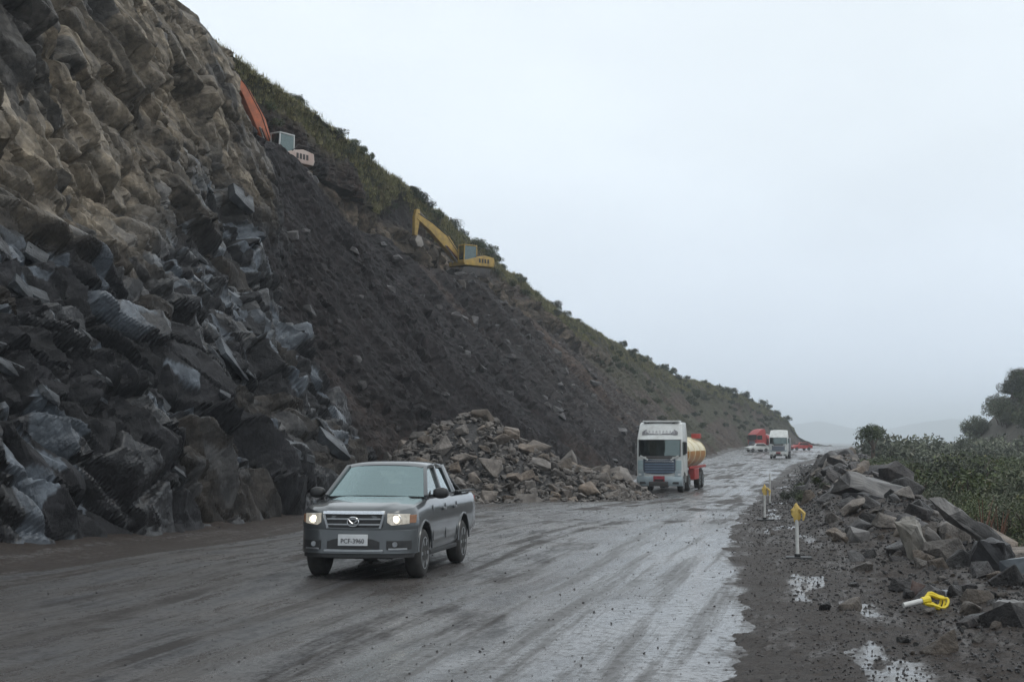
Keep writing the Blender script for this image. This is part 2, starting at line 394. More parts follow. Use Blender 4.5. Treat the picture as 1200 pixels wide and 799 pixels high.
# ------------------------------------------------------------------ the lie of the land
def tab(ys, vs_): return lambda y: np.interp(y, ys, vs_)
def z_road(y):
    y = np.asarray(y, float)
    return -0.82 * sst(24, 80, y) + 0.28 * sst(90, 190, y) + 0.65 * sst(200, 265, y)
FOOT_X = tab([8, 14, 25, 36, 45, 55, 62, 70, 80, 100, 150, 200, 250, 320, 400, 440], [-13.6, -11.7, -9.0, -6.0, -4.9, -5.0, -4.5, -1.5, 2.5, 8.0, 18.0, 27.5, 38.0, 58.0, 83.0, 97])
ROAD_R = tab([4, 12.3, 20, 28, 40, 62, 80, 150, 200, 250, 320, 400, 440], [0.4, 2.3, 3.6, 4.6, 6.7, 10.9, 14.2, 29.5, 43.0, 56.0, 75.0, 99.0, 112])
EDGE_R = tab([4, 12, 20, 30, 40, 60, 100, 150, 200, 300, 400, 440], [4.8, 6.0, 7.3, 8.9, 10.5, 14.2, 23.0, 36.5, 50.0, 77.0, 106.0, 119])
BERM_H = tab([4, 15, 20, 25, 30, 40, 55, 80, 150, 250, 440], [0.05, 0.08, 0.10, 0.14, 0.30, 0.80, 1.25, 1.5, 0.9, 0.4, 0.2])

# -------- ground sheet to the horizon
g = MB(); g.face([(-6000, -3000, -8), (6000, -3000, -8), (6000, 6500, -8), (-6000, 6500, -8)])
tag(g.build('ground', 'soil', smooth=False), kind='structure')

# -------- far mountains across the valley
def far_range(name, y0, x0, x1, tops, seed):
    xs = np.linspace(x0, x1, 200); rows = np.linspace(0, 1, 14)
    t = np.interp(xs, *tops) + (fbm(xs / 170, xs * 0, 4, seed) - 0.5) * 10
    V = []
    for r in rows:
        h = -8 + (t + 8) * (1 - (1 - r) ** 1.6)
        V.append(np.stack([xs, np.full_like(xs, y0) + r * 600 + (fbm(xs / 150 + 7 * r, xs * 0 + r * 3, 3, seed + 3) - 0.5) * 60, h + (fbm(xs / 110, xs * 0 + r * 4, 3, seed + 9) - 0.5) * 3 * r], -1))
    V.append(np.stack([xs, np.full_like(xs, y0 + 1000), np.full_like(xs, -8)], -1))
    V = np.array(V)
    me = np_mesh(name, V.reshape(-1, 3), grid_faces(len(V), len(xs)), M['far_hill'], True)
    return tag(link(name, me), kind='structure')
far_range('hills', 5000, 625, 3050, ([625, 975, 1090, 1205, 1350, 1440, 1560, 1725, 1960, 2320, 3050], [6, 22, 58, 76, 40, 38, 62, 82, 70, 68, 50]), 11)

# ------------------------------------------------------------------ cliff
ys = np.concatenate([np.exp(np.linspace(math.log(16.0), math.log(21.0), 60, endpoint=False)), np.exp(np.linspace(math.log(21.0), math.log(90.0), 900, endpoint=False)), np.exp(np.linspace(math.log(90.0), math.log(440.0), 460))])
YT = [13, 25, 40, 60, 80, 95, 125, 165, 190, 240, 320, 350, 380, 400, 418, 440]
CX = np.interp(ys, YT, [-27, -24.5, -22.5, -20, -18.5, -14.5, -9.0, 0.0, 6.8, 21.6, 49.0, 60.5, 72.0, 80.5, 89.0, 99.0])
CZ = np.interp(ys, YT, [24, 25, 26, 27, 26.0, 25.2, 24.3, 21.5, 19.0, 15.8, 12.2, 10.6, 7.6, 3.4, 0.6, -0.5])
FX = FOOT_X(ys); FZ = z_road(ys)
D = FX - CX; H = CZ - FZ
def blend(lo, hi, far):
    a = 1 - sst(64, 82, ys); c = sst(132, 165, ys)
    return lo * a + far * c + hi * (1 - a) * (1 - c)
BO = np.interp(ys, [70, 88, 95, 105, 115, 125, 150], [-13.5, -12.4, -10.3, -7.6, -5.5, -2.3, 4]); BZ = np.interp(ys, [70, 88, 95, 105, 115, 125, 150], [18.6, 18.1, 16.9, 16.0, 15.9, 15.9, 13.8])
P3x = blend(FX - 0.61 * D, BO, FX - 0.70 * D); P3z = blend(FZ + 0.68 * H, BZ, FZ + 0.64 * H)
P4x = blend(FX - 0.69 * D, BO - 4.6 - 1.2 * np.exp(-((ys - 89) / 5) ** 2), FX - 0.73 * D); P4z = blend(FZ + 0.79 * H, BZ + 0.3, FZ + 0.675 * H)
P5x = blend(FX - 0.83 * D, np.minimum(BO - 5.4, CX + 3.2), FX - 0.84 * D); P5z = blend(FZ + 0.875 * H, CZ - 4.2, FZ + 0.80 * H)
P2x = blend(FX - 0.43 * D, FX + (BO - FX) * 0.54, FX - 0.37 * D); P2z = blend(FZ + 0.36 * H, FZ + (BZ - FZ) * 0.48, FZ + 0.34 * H)
PX = [FX + 1.6, FX, P2x, P3x, P4x, P5x, CX, CX - 10, CX - 70]
PZ = [FZ - 0.9, FZ, P2z, P3z, P4z, P5z, CZ, CZ - 0.8, CZ - 25]
cnt = [5, 185, 185, 30, 90, 46, 12, 6]
rowsX, rowsZ, rowv = [], [], []
for k in range(8):
    ts = np.linspace(0, 1, cnt[k], endpoint=(k == 7))
    for t in ts:
        rowsX.append(PX[k] * (1 - t) + PX[k + 1] * t); rowsZ.append(PZ[k] * (1 - t) + PZ[k + 1] * t); rowv.append(k + t)
BX = np.array(rowsX); BZZ = np.array(rowsZ); rv = np.array(rowv)[:, None] + 0 * BX
BY = np.tile(ys, (len(BX), 1))
# soften profile kinks a little
for _ in range(6):
    BX[1:-1] = 0.5 * BX[1:-1] + 0.25 * (BX[:-2] + BX[2:]); BZZ[1:-1] = 0.5 * BZZ[1:-1] + 0.25 * (BZZ[:-2] + BZZ[2:])
dd = np.sqrt(np.diff(BX, axis=0) ** 2 + np.diff(BZZ, axis=0) ** 2)
BB = np.vstack([np.zeros((1, BX.shape[1])), np.cumsum(dd, 0)])
# smooth outward normals from the base sheet
def normals(X, Y, Z):
    du = np.stack([np.gradient(X, axis=1), np.gradient(Y, axis=1), np.gradient(Z, axis=1)], -1)
    dv = np.stack([np.gradient(X, axis=0), np.gradient(Y, axis=0), np.gradient(Z, axis=0)], -1)
    n = np.cross(du, dv); n /= np.linalg.norm(n, axis=-1, keepdims=True) + 1e-9
    return n * np.sign(n[..., 2:3] + 1e-6)
NN = normals(BX, BY, BZZ)
A = BY * 1.03; B = BB
wob = (fbm(A / 9, B / 9, 3, 5) - 0.5)
rock = 1 - sst(47, 55, BY - 0.74 * B - 10 * wob - 7 * (fbm(A / 3, B / 3, 3, 6) - 0.5))                 # the buttress on the left
rock = rock * (1 - sst(4.3, 4.8, rv) * sst(46, 60, BY))
above = sst(3.55, 3.9, rv) * (1 - sst(4.75, 5.1, rv + 0.4 * wob)) * sst(70, 90, BY) * (1 - sst(170, 230, BY))   # rock band over the bench
veg = sst(4.75, 5.25, rv + 1.3 * wob - 0.32 * sst(76, 92, BY) * (1 - sst(150, 200, BY))) * (1 - (1 - sst(20, 60, BY)) * 0.5)
upper = sst(11, 16, B + 8 * wob - 0.03 * (BY - 40) + 3.5 * np.sin(A / 5.0)) * rock      # pale massive rock, dark slaty rock below it
# relief
dip = R(-52)
def facets_to(ymax, a, b, *k, **kw):
    n_ = int(np.searchsorted(ys, ymax)); res = []
    for r_ in facets(a[:, :n_], b[:, :n_], *k, **kw):
        f_ = np.zeros(a.shape); f_[:, :n_] = r_; res.append(f_)
    return res
la = A + 0.35 * (fbm(A / 2.0, B / 2.0, 3, 27) - 0.5); lb = B + 0.35 * (fbm(A / 2.0, B / 2.0, 3, 28) - 0.5)
f1, e1, r1 = facets_to(105, A + 2 * wob, B, 4.6, 2.8, dip, 21, 1.8, soft=0.12)
f2, e2, r2 = facets_to(105, la, lb, 1.9, 0.95, dip + 0.12, 22, 2.2, (0.0, 0.25), soft=0.20)
f3, e3, r3 = facets_to(105, la, lb, 0.85, 0.45, dip - 0.25, 23, 2.4, (0.0, 0.2), soft=0.30)
f4, e4, r4 = facets_to(105, la, lb, 0.38, 0.22, dip + 0.3, 24, 2.2, soft=0.5)
brk = sst(0.40, 0.62, fbm(A / 2.8, B / 2.8, 3, 29))
lowd = 0.95 * f1 + 0.52 * f2 + (0.16 + 0.20 * brk) * f3 + (0.04 + 0.10 * brk) * f4 - 0.28 * np.exp(-(e2 / 0.07) ** 2) - 0.35 * np.exp(-(e1 / 0.05) ** 2)
wa = A + 0.4 * (fbm(A / 2.2, B / 2.2, 3, 31) - 0.5); wb = B + 0.6 * (fbm(A / 2.4, B / 2.4, 3, 32) - 0.5)
u1, ue1, ur1 = facets_to(235, wa, wb, 3.6, 5.2, 0.08, 41, 1.3, (0, -0.40), soft=0.10)
u2, ue2, ur2 = facets_to(235, wa, wb, 0.90, 2.6, 0.05, 42, 1.3, (0, -0.5), soft=0.18)
u3, ue3, ur3 = facets_to(235, wa, wb, 0.50, 0.85, 0.1, 43, 1.5, (0, -0.2), soft=0.30)
u4, ue4, ur4 = facets_to(235, wa, wb, 0.24, 0.34, 0.1, 45, 1.6, soft=0.5)
upd = 0.85 * u1 + 0.48 * u2 + (0.10 + 0.20 * brk) * u3 + (0.03 + 0.11 * brk) * u4 - 0.34 * np.exp(-(ue2 / 0.08) ** 2) - 0.5 * np.exp(-(ue1 / 0.05) ** 2) + 0.10 * (fbm(A * 3, B * 1.4, 3, 44) - 0.5)
s1, se1, sr1 = facets(A + 0.5 * (fbm(A, B, 2, 56) - .5), B, 0.75, 0.62, -0.5, 51, 1.3)
s2, se2, sr2 = facets(A, B, 0.32, 0.27, 0.4, 52, 1.3)
sz_mask = sst(0.45, 0.65, fbm(A / 3.0, B / 5.0, 3, 57))
gul = fbm((A + 0.25 * B) / 3.2, B / 22, 4, 53) - 0.5
scd = 2.1 * gul + 0.45 * s1 * sz_mask + 0.13 * s2 + 1.2 * (fbm(A / 14, B / 16, 2, 55) - 0.5) - 0.5
vgd = 0.8 * (fbm(A / 3.5, B / 3.5, 4, 61) - 0.5) + 0.10 * s2
abd = 1.0 * u1 + 0.9 * u2 + 0.3 * u3
dsp = rock * (1 - 0.6 * sst(4.2, 5.2, rv)) * (0.6 + upper * upd + (1 - upper) * lowd) + (1 - rock) * (above * abd + (1 - above) * scd)
dsp = dsp * (1 - veg) + vgd * veg
dsp = dsp * (1 - 0.6 * sst(3.6, 4.3, rv) * sst(52, 66, BY) * (1 - sst(84, 95, BY)))
far = sst(150, 260, BY)
dsp = dsp * (1 - 0.35 * far) + far * 3.0 * (fbm(A / 30, B / 14, 3, 66) - 0.5) * sst(0, 6, B)
bench = np.clip(1 - np.abs(rv - 3.5) / 0.75, 0, 1) * sst(66, 76, BY) * (1 - sst(135, 150, BY))
dsp = dsp * (1 - 0.85 * bench) * sst(-0.2, 2.0, B - 1.2)
# near the foot everything runs into loose debris
CXv = BX + NN[..., 0] * dsp; CYv = BY + NN[..., 1] * dsp; CZv = BZZ + NN[..., 2] * dsp
# colours of the rocks, with blue highlights painted into the dark lower rock
def mixc(c, d, t): return c * (1 - t[..., None]) + d * t[..., None]
one = np.ones(BX.shape + (3,))
cl = one * np.array([0.019, 0.019, 0.022]); cl = mixc(cl, one * np.array([0.105, 0.124, 0.146]), np.maximum((r2 > 0.84) * (r3 > 0.45), (r3 > 0.86)) * 0.9)  # pale blue cells imitate sky sheen on wet facets
cl = mixc(cl, one * np.array([0.050, 0.042, 0.034]), ((r1 > 0.7) & (r2 < 0.4)) * 0.7)
cl = cl * (0.45 + 0.65 * r3 + 0.45 * r4)[..., None]
cu_ = one * np.array([0.185, 0.160, 0.126]); cu_ = mixc(cu_, one * np.array([0.265, 0.228, 0.176]), sst(0.5, 0.8, ur2))
cu_ = mixc(cu_, one * np.array([0.095, 0.083, 0.068]), sst(0.72, 0.86, ur1) * 0.7)
cu_ = mixc(cu_, one * np.array([0.060, 0.064, 0.070]), (fbm(A / 3, B / 6, 4, 71) > 0.66) * 0.7)
cu_ = cu_ * (0.6 + 0.45 * ur3 + 0.35 * ur4)[..., None]
cs = one * np.array([0.022, 0.0185, 0.0195]); grey = sst(85, 215, BY + 25 * wob)
cs = mixc(cs, one * np.array([0.080, 0.067, 0.060]), grey)
cs = mixc(cs, one * np.array([0.105, 0.072, 0.055]), sst(0.56, 0.72, fbm((A + 0.25 * B) / 7, B / 16, 3, 72)) * (0.3 + 0.6 * grey))
cs = cs * (0.35 + (0.9 * sr1 * sz_mask + 0.45 * (1 - sz_mask)) + 0.5 * sr2)[..., None]
brown = sst(180, 225, BY + 0.5 * B + 30 * wob)
cs = mixc(cs, one * np.array([0.105, 0.077, 0.057]) * (0.6 + 0.6 * fbm(A / 5, B / 5, 4, 73))[..., None], brown * 0.85)
green = brown * sst(0.46, 0.56, fbm(A / 12, B / 7, 4, 74) + 0.016 * (B - 8))
cs = mixc(cs, one * np.array([0.068, 0.072, 0.036]), green * 0.8)
cab_ = one * np.array([0.150, 0.122, 0.094]) * (0.25 + 1.0 * ur2)[..., None]
cg = mixc(one * np.array([0.052, 0.052, 0.030]), one * np.array([0.115, 0.102, 0.054]), sst(0.42, 0.62, fbm(A / 4, B / 3, 4, 75)))
dirt = (fbm(A / 3.5, B / 3.5, 4, 76) > 0.60) * (1 - sst(5.0, 5.6, rv))
cg = mixc(cg, one * np.array([0.06, 0.050, 0.042]), dirt * 0.9)
cc = mixc(cs, cab_, above); cc = mixc(cc, mixc(cl, cu_, upper), rock); cc = mixc(cc, cg, veg)
nr, nc = BX.shape
cliff_me = np_mesh('cliff', np.stack([CXv, CYv, CZv], -1).reshape(-1, 3), grid_faces(nr, nc), M['rockface'], False)
pattr(cliff_me, 'col', cc.reshape(-1, 3))
wetr = rock * (1 - 0.55 * upper) * (0.35 + 0.65 * (r2 > 0.6)) + (1 - rock) * 0.10
pattr(cliff_me, 'wet', (wetr * (1 - veg)).ravel())
cliff = tag(link('cliff', cliff_me), kind='structure')
def cliff_at(y, row):      # displaced point and normal by foot distance and profile row value
    j = int(np.argmin(np.abs(ys - y))); i = int(np.argmin(np.abs(rv[:, 0] - row)))
    return Vector((CXv[i, j], CYv[i, j], CZv[i, j])), Vector(NN[i, j])

# ------------------------------------------------------------------ rock meshes (angular, shared)
def hull_rock(seed, dims=(1, 1, 1), n=16, flat=0.0):
    r = random.Random(seed); b = bmesh.new()
    for i in range(n):
        v = Vector((r.uniform(-1, 1), r.uniform(-1, 1), r.uniform(-1, 1)))
        m = max(abs(v.x), abs(v.y), abs(v.z)); v = v / m * (0.82 + 0.18 * r.random())
        v = v * (0.72 + 0.28 / max(v.length, 0.5))
        b.verts.new((v.x * dims[0] / 2, v.y * dims[1] / 2, v.z * dims[2] / 2))
    res = bmesh.ops.convex_hull(b, input=b.verts)
    bmesh.ops.delete(b, geom=[v for v in b.verts if not v.link_faces], context='VERTS')
    return b
def rock_mesh(name, seed, m, dims=(1, 1, 1), n=16, bev=0.03):
    b = hull_rock(seed, dims, n)
    if bev:
        bmesh.ops.bevel(b, geom=[e for e in b.edges if e.calc_face_angle(0) > R(25)], offset=bev, segments=1, affect='EDGES', clamp_overlap=True)
    bmesh.ops.recalc_face_normals(b, faces=b.faces)
    me = bpy.data.meshes.new(name); b.to_mesh(me); b.free(); me.materials.append(M[m]); return me
def boulder_mesh(name, seed, m, dims, n=14, cuts=4, rough=0.05):
    b = hull_rock(seed, dims, n)
    bmesh.ops.subdivide_edges(b, edges=b.edges, cuts=cuts, use_grid_fill=True)
    bmesh.ops.triangulate(b, faces=b.faces)
    bmesh.ops.recalc_face_normals(b, faces=b.faces); b.normal_update()
    P = np.array([v.co[:] for v in b.verts]); s = max(dims)
    d = (fbm(P[:, 0] / s * 4 + P[:, 2] / s * 3 + seed, P[:, 1] / s * 4 - P[:, 2] / s * 2.5, 4, seed) - 0.5) * rough * s * 2
    fd, fe, fr = facets(P[:, 0] / s + P[:, 2] / s * 0.7, P[:, 1] / s - P[:, 2] / s * 0.8, 0.3, 0.2, 0.6, seed + 50, 1.3)
    d = d + fd * rough * s * 0.8
    for v, k in zip(list(b.verts), d): v.co += v.normal * float(k)
    me = bpy.data.meshes.new(name); b.to_mesh(me); b.free(); me.materials.append(M[m]); return me
HR = lambda m, k, n=14: [rock_mesh('rock', 100 * k + i, m, (1.25, 0.95, 0.78), random.choice((11, 13, 16)), 0.025) for i in range(n)]
PILE_R = HR('pile_rock', 1, 18); DARK_R = HR('dark_rock', 2, 16); SLAB_R = []
for i in range(14):
    r_ = random.Random(500 + i); b_ = bmesh.new()
    for sx_ in (-1, 1):
        for sy_ in (-1, 1):
            cut_ = r_.uniform(.55, 1.0)
            for sz_ in (-1, 1): b_.verts.new((sx_ * .7 * cut_ * r_.uniform(.88, 1), sy_ * .42 * r_.uniform(.6, 1) * (1.25 - .25 * cut_), sz_ * .19 * r_.uniform(.5, 1.1)))
    for k_ in range(3): b_.verts.new((r_.uniform(-.75, .75), r_.choice((-.45, .45)), r_.uniform(-.15, .2)))
    bmesh.ops.convex_hull(b_, input=b_.verts); bmesh.ops.delete(b_, geom=[v for v in b_.verts if not v.link_faces], context='VERTS')
    bmesh.ops.recalc_face_normals(b_, faces=b_.faces)
    me_ = bpy.data.meshes.new('rock_slab'); b_.to_mesh(me_); b_.free(); me_.materials.append(M['slab_rock']); SLAB_R.append(me_)
def put(me, name, loc, s, parent, rot=None):
    o = link(name, me, parent); o.location = loc
    o.rotation_euler = rot or (random.uniform(-.5, .5), random.uniform(-.5, .5), random.uniform(0, 6.28))
    o.scale = (s * random.uniform(.8, 1.25), s * random.uniform(.8, 1.2), s * random.uniform(.8, 1.2)); return o
def rocks_stuff(name, pts, sizes, m, seed, flat=0.7):
    """many small stones joined into one mesh"""
    base = []
    for i in range(8):
        b = hull_rock(seed + i, (1, 0.85, flat), 10); bmesh.ops.triangulate(b, faces=b.faces); b.verts.index_update()
        base.append((np.array([v.co[:] for v in b.verts]), np.array([[v.index for v in f.verts] for f in b.faces]))); b.free()
    VV, FF, k = [], [], 0
    r = np.random.default_rng(seed)
    for p, s in zip(pts, sizes):
        v, f = base[r.integers(8)]
        e = Euler((r.uniform(-.4, .4), r.uniform(-.4, .4), r.uniform(0, 6.28))).to_matrix()
        VV.append((v * s) @ np.array(e).T + p); FF.append(f + k); k += len(v)
    return np_mesh(name, np.vstack(VV), np.vstack(FF), M[m], False)

# slabs standing proud of the cliff
random.seed(21); made = 0
J0, J1 = np.searchsorted(ys, 22), np.searchsorted(ys, 80)
while made < 120:
    j = random.randrange(J0, J1); i = random.randrange(24, 360)
    if rock[i, j] < 0.7 or upper[i, j] > 0.45: continue
    p = Vector((CXv[i, j], CYv[i, j], CZv[i, j])); n = Vector(NN[i, j])
    sz = random.choice((0.25, 0.32, 0.4, 0.5, 0.65, 0.85)) * (0.6 + BY[i, j] / 100)
    t1 = Vector((0.25, 0.9, -1.15)).normalized()                           # slabs dip along the bedding
    t1 = (t1 + Vector((random.uniform(-.25, .25), random.uniform(-.25, .25), random.uniform(-.2, .2)))).normalized()
    nn = (n + Vector((random.uniform(-.25, .25), random.uniform(-.3, .3), random.uniform(-0.1, .35)))).normalized(); t1 = (t1 - nn * t1.dot(nn)).normalized()
    t2 = nn.cross(t1).normalized(); nn = t1.cross(t2)
    o = link('rock_slab', random.choice(SLAB_R), cliff)
    mm = Matrix((t1, t2, nn)).transposed().to_4x4()
    o.matrix_world = Matrix.Translation(p - n * (0.03 * sz)) @ mm @ Matrix.Diagonal((sz * random.uniform(.8, 1.4), sz * random.uniform(.6, 1.3), sz * random.uniform(.5, 1.1), 1))
    made += 1
# loose blocks caught on the scree and along the foot
for k in range(230):
    y = 44 + 110 * random.random() ** 1.4; j = int(np.searchsorted(ys, y)); i = random.randrange(12, 370)
    if rock[i, j] > 0.3: continue
    put(random.choice(DARK_R), 'rock', (CXv[i, j], CYv[i, j], CZv[i, j]), random.choice((.22, .3, .4, .5, .7)) * (0.7 + y / 160), cliff)
for k in range(100):
    y = 18 + 30 * random.random(); x = float(FOOT_X(y)) + random.uniform(-.9, 0.9) * random.random()
    put(random.choice(DARK_R), 'rock', (x, y, float(z_road(y)) + 0.03), random.choice((.12, .16, .2, .25, .35, .5)), cliff)

# ------------------------------------------------------------------ road (worn, muddy, wet)
def road_material():
    m = bpy.data.materials.new('road_wet'); m.use_nodes = True; t = m.node_tree; t.nodes.clear(); L = t.links.new
    o = N(t, 'ShaderNodeOutputMaterial'); p = N(t, 'ShaderNodeBsdfPrincipled'); L(p.outputs[0], o.inputs['Surface'])
    tcn = N(t, 'ShaderNodeTexCoord')
    turn = N(t, 'ShaderNodeMapping'); turn.inputs['Rotation'].default_value = (0, 0, R(12.5)); L(tcn.outputs['Object'], turn.inputs[0])
    rot = N(t, 'ShaderNodeMapping'); rot.inputs['Scale'].default_value = (1.0, 0.22, 1); L(turn.outputs[0], rot.inputs[0])
    def noise(src, sc, det=6, rg=0.6):
        n = N(t, 'ShaderNodeTexNoise'); n.inputs['Scale'].default_value = sc; n.inputs['Detail'].default_value = det; n.inputs['Roughness'].default_value = rg
        L(src, n.inputs['Vector']); return n.outputs['Fac']
    def rng_(v, a, b, c=0.0, d=1.0):
        n = N(t, 'ShaderNodeMapRange'); n.inputs['From Min'].default_value = a; n.inputs['From Max'].default_value = b
        n.inputs['To Min'].default_value = c; n.inputs['To Max'].default_value = d; L(v, n.inputs['Value']); return n.outputs[0]
    def mixc_(f, a, b):
        n = N(t, 'ShaderNodeMix', data_type='RGBA'); L(f, n.inputs['Factor'])
        for k, v in (('A', a), ('B', b)):
            if isinstance(v, tuple): n.inputs[k].default_value = (*v, 1)
            else: L(v, n.inputs[k])
        return n.outputs['Result']
    def mth(op, a, b):
        n = N(t, 'ShaderNodeMath', operation=op); n.use_clamp = True
        for k, v in ((0, a), (1, b)):
            if isinstance(v, (int, float)): n.inputs[k].default_value = v
            else: L(v, n.inputs[k])
        return n.outputs[0]
    streak = noise(rot.outputs[0], 1.5, 9, 0.70)
    trk = N(t, 'ShaderNodeMapping'); trk.inputs['Scale'].default_value = (1.0, 0.035, 1)
    L(turn.outputs[0], trk.inputs[0]); tracks = noise(trk.outputs[0], 2.2, 7, 0.66); pits = noise(tcn.outputs['Object'], 5.5, 9, 0.75); big = noise(tcn.outputs['Object'], 0.22, 5); fine = noise(tcn.outputs['Object'], 14, 8, 0.7)
    grit = noise(tcn.outputs['Object'], 55, 4, 0.7)
    aw = N(t, 'ShaderNodeAttribute'); aw.attribute_name = 'wet'
    am = N(t, 'ShaderNodeAttribute'); am.attribute_name = 'mud'
    def ragged(att, k=1.1):
        n = N(t, 'ShaderNodeMath', operation='MULTIPLY_ADD'); L(pits, n.inputs[0]); n.inputs[1].default_value = k; L(att, n.inputs[2])
        return rng_(n.outputs[0], 0.5 * k + 0.38, 0.5 * k + 0.62)
    mudf = ragged(am.outputs['Fac']); wetf = ragged(aw.outputs['Fac'], 1.4)
    base = mixc_(rng_(streak, 0.36, 0.64), (0.060, 0.060, 0.064), (0.104, 0.094, 0.088))
    base = mixc_(rng_(big, 0.50, 0.68, 0, 0.7), base, (0.125, 0.105, 0.092))
    base = mixc_(mth('MULTIPLY', rng_(fine, 0.48, 0.62), 0.6), base, (0.032, 0.031, 0.033))
    base = mixc_(mth('MULTIPLY', rng_(pits, 0.50, 0.60), 0.55), base, (0.040, 0.037, 0.036))
    base = mixc_(mth('MULTIPLY', rng_(grit, 0.55, 0.66), 0.5), base, (0.16, 0.15, 0.145))
    base = mixc_(rng_(tracks, 0.48, 0.58, 0, 0.8), base, (0.040, 0.033, 0.029))
    base = mixc_(mudf, base, mixc_(rng_(fine, 0.35, 0.65), (0.062, 0.047, 0.038), (0.026, 0.021, 0.019)))
    L(base, p.inputs['Base Color'])
    wet = mth('ADD', rng_(streak, 0.38, 0.58, 0.28, 0.95), mth('MULTIPLY', wetf, rng_(streak, 0.30, 0.50, 0.5, 1.0)))
    wet = mth('SUBTRACT', wet, rng_(fine, 0.50, 0.68, 0, 0.38))
    wet = mth('SUBTRACT', wet, rng_(pits, 0.48, 0.66, 0, 0.30))
    wet = mth('SUBTRACT', wet, rng_(tracks, 0.48, 0.60, 0, 0.40))
    wet = mth('SUBTRACT', wet, mth('MULTIPLY', mudf, 0.6))
    L(rng_(wet, 0, 1, 0.62, 0.16), p.inputs['Roughness'])
    L(rng_(wet, 0, 1, 0.25, 0.7), p.inputs['Specular IOR Level'])
    b1 = N(t, 'ShaderNodeBump'); b1.inputs['Distance'].default_value = 0.03; L(fine, b1.inputs['Height'])
    L(rng_(wet, 0, 0.9, 1.0, 0.06), b1.inputs['Strength'])
    b2 = N(t, 'ShaderNodeBump'); b2.inputs['Distance'].default_value = 0.008; L(grit, b2.inputs['Height']); L(rng_(wet, 0, 1, 0.8, 0.08), b2.inputs['Strength'])
    b0 = N(t, 'ShaderNodeBump'); b0.inputs['Distance'].default_value = 0.06; L(pits, b0.inputs['Height']); L(rng_(wet, 0, 0.7, 0.9, 0.0), b0.inputs['Strength']); L(b0.outputs[0], b1.inputs['Normal'])
    L(b1.outputs[0], b2.inputs['Normal']); L(b2.outputs[0], p.inputs['Normal'])
    return m
M['road_wet'] = road_material()
ry = np.exp(np.linspace(math.log(4.0), math.log(438.0), 760)); rt = np.linspace(0, 1, 300)
x0 = FOOT_X(ry) - 2.5; x1 = ROAD_R(ry) + 1.2
RX = x0[:, None] * (1 - rt) + x1[:, None] * rt; RY = np.repeat(ry[:, None], 300, 1)
def road_z(X, Y):
    u = X * math.cos(R(13)) - Y * math.sin(R(13)); v = X * math.sin(R(13)) + Y * math.cos(R(13))
    z = z_road(Y) + 0.05 * (fbm(u / 1.1, v / 7, 4, 81) - 0.5) + 0.014 * (fbm(u / 0.35, v / 1.6, 3, 82) - 0.5) + 0.10 * (fbm(X / 4.5, Y / 6, 3, 83) - 0.5)
    left = np.clip((FOOT_X(Y) + 1.3 - X), 0, 4)
    return z + 0.16 * left ** 1.2 * (0.6 + 0.8 * fbm(X / 0.8, Y / 0.8, 3, 84))
RZ = road_z(RX, RY)
rme = np_mesh('road', np.stack([RX, RY, RZ], -1).reshape(-1, 3), grid_faces(*RX.shape), M['road_wet'], True)
dr = ROAD_R(RY) - RX                                                   # metres in from the right-hand edge
film = sst(-0.3, 0.5, dr) * (1 - sst(2.2, 5.0, dr + 2.5 * (fbm(RX / 1.6, RY / 4, 3, 85) - 0.5))) * (1 - sst(30, 46, RY)) * sst(9, 12, RY)
film = np.maximum(film, 0.75 * sst(0.50, 0.62, fbm(RX / 3.2, RY / 9, 3, 86)) * sst(30, 45, RY))
film = np.maximum(film, 0.35 * sst(0.55, 0.75, fbm(RX / 1.5, RY / 2.2, 3, 87)) * (1 - sst(20, 28, RY)))
mudw = 0.65 * sst(0.52, 0.66, fbm((RX - 0.24 * RY) / 1.4, RY / 14, 3, 88))
mudw = np.maximum(mudw * (1 - film), sst(1.2, -0.8, RX - FOOT_X(RY)) * 0.0 + (1 - sst(-0.4, 1.6, RX - FOOT_X(RY))))
edge_mud = 1 - sst(-1.0, 1.5, dr + 1.6 * (fbm(RX / 0.8, RY / 1.5, 5, 89, 0.65) - 0.5))
mudw = np.maximum(mudw, edge_mud * sst(6, 9, RY)); film = film * (1 - edge_mud)
pattr(rme, 'wet', film.ravel()); pattr(rme, 'mud', np.clip(mudw, 0, 1).ravel())
tag(link('road', rme), kind='structure')

# -------- shoulder of dark mud with puddles, and the bank behind it
sy = np.exp(np.linspace(math.log(4.0), math.log(438.0), 620)); st = np.linspace(0, 1, 190)
e0 = ROAD_R(sy) - 1.0; e1_ = EDGE_R(sy); e2_ = EDGE_R(sy) + 7
SX = np.where(st < 0.72, e0[:, None] + (e1_ - e0)[:, None] * st / 0.72, e1_[:, None] + (e2_ - e1_)[:, None] * (st - 0.72) / 0.28)
SY = np.repeat(sy[:, None], 190, 1)
def shoulder_z(X, Y):
    rr_ = ROAD_R(Y); ee = EDGE_R(Y); q = (X - rr_) / (ee - rr_)
    z = z_road(Y) + BERM_H(Y) * sst(0.25, 0.85, q) * (0.55 + 0.9 * fbm(X / 1.4, Y / 2.0, 3, 91))
    z = z + 0.10 * (fbm(X / 0.8, Y / 1.6, 4, 92) - 0.52) + 0.11 * sst(0.1, 0.5, q) * (fbm(X / 0.22, Y / 0.3, 3, 93) - 0.5) + 0.02 * (fbm(X / 0.12, Y / 0.2, 2, 96) - 0.5)
    z = z + 0.02 + 0.07 * np.clip(X - rr_, -0.9, 0.6) + 0.10 * (fbm(X / 0.55, Y / 0.9, 6, 94, 0.7) - 0.5) - 0.05 * (1 - sst(-0.8, -0.3, X - rr_))
    return z - 2.6 * sst(0.0, 5.0, X - ee) - 0.10 * np.clip(X - ee - 4, 0, 9)
SZ = shoulder_z(SX, SY)
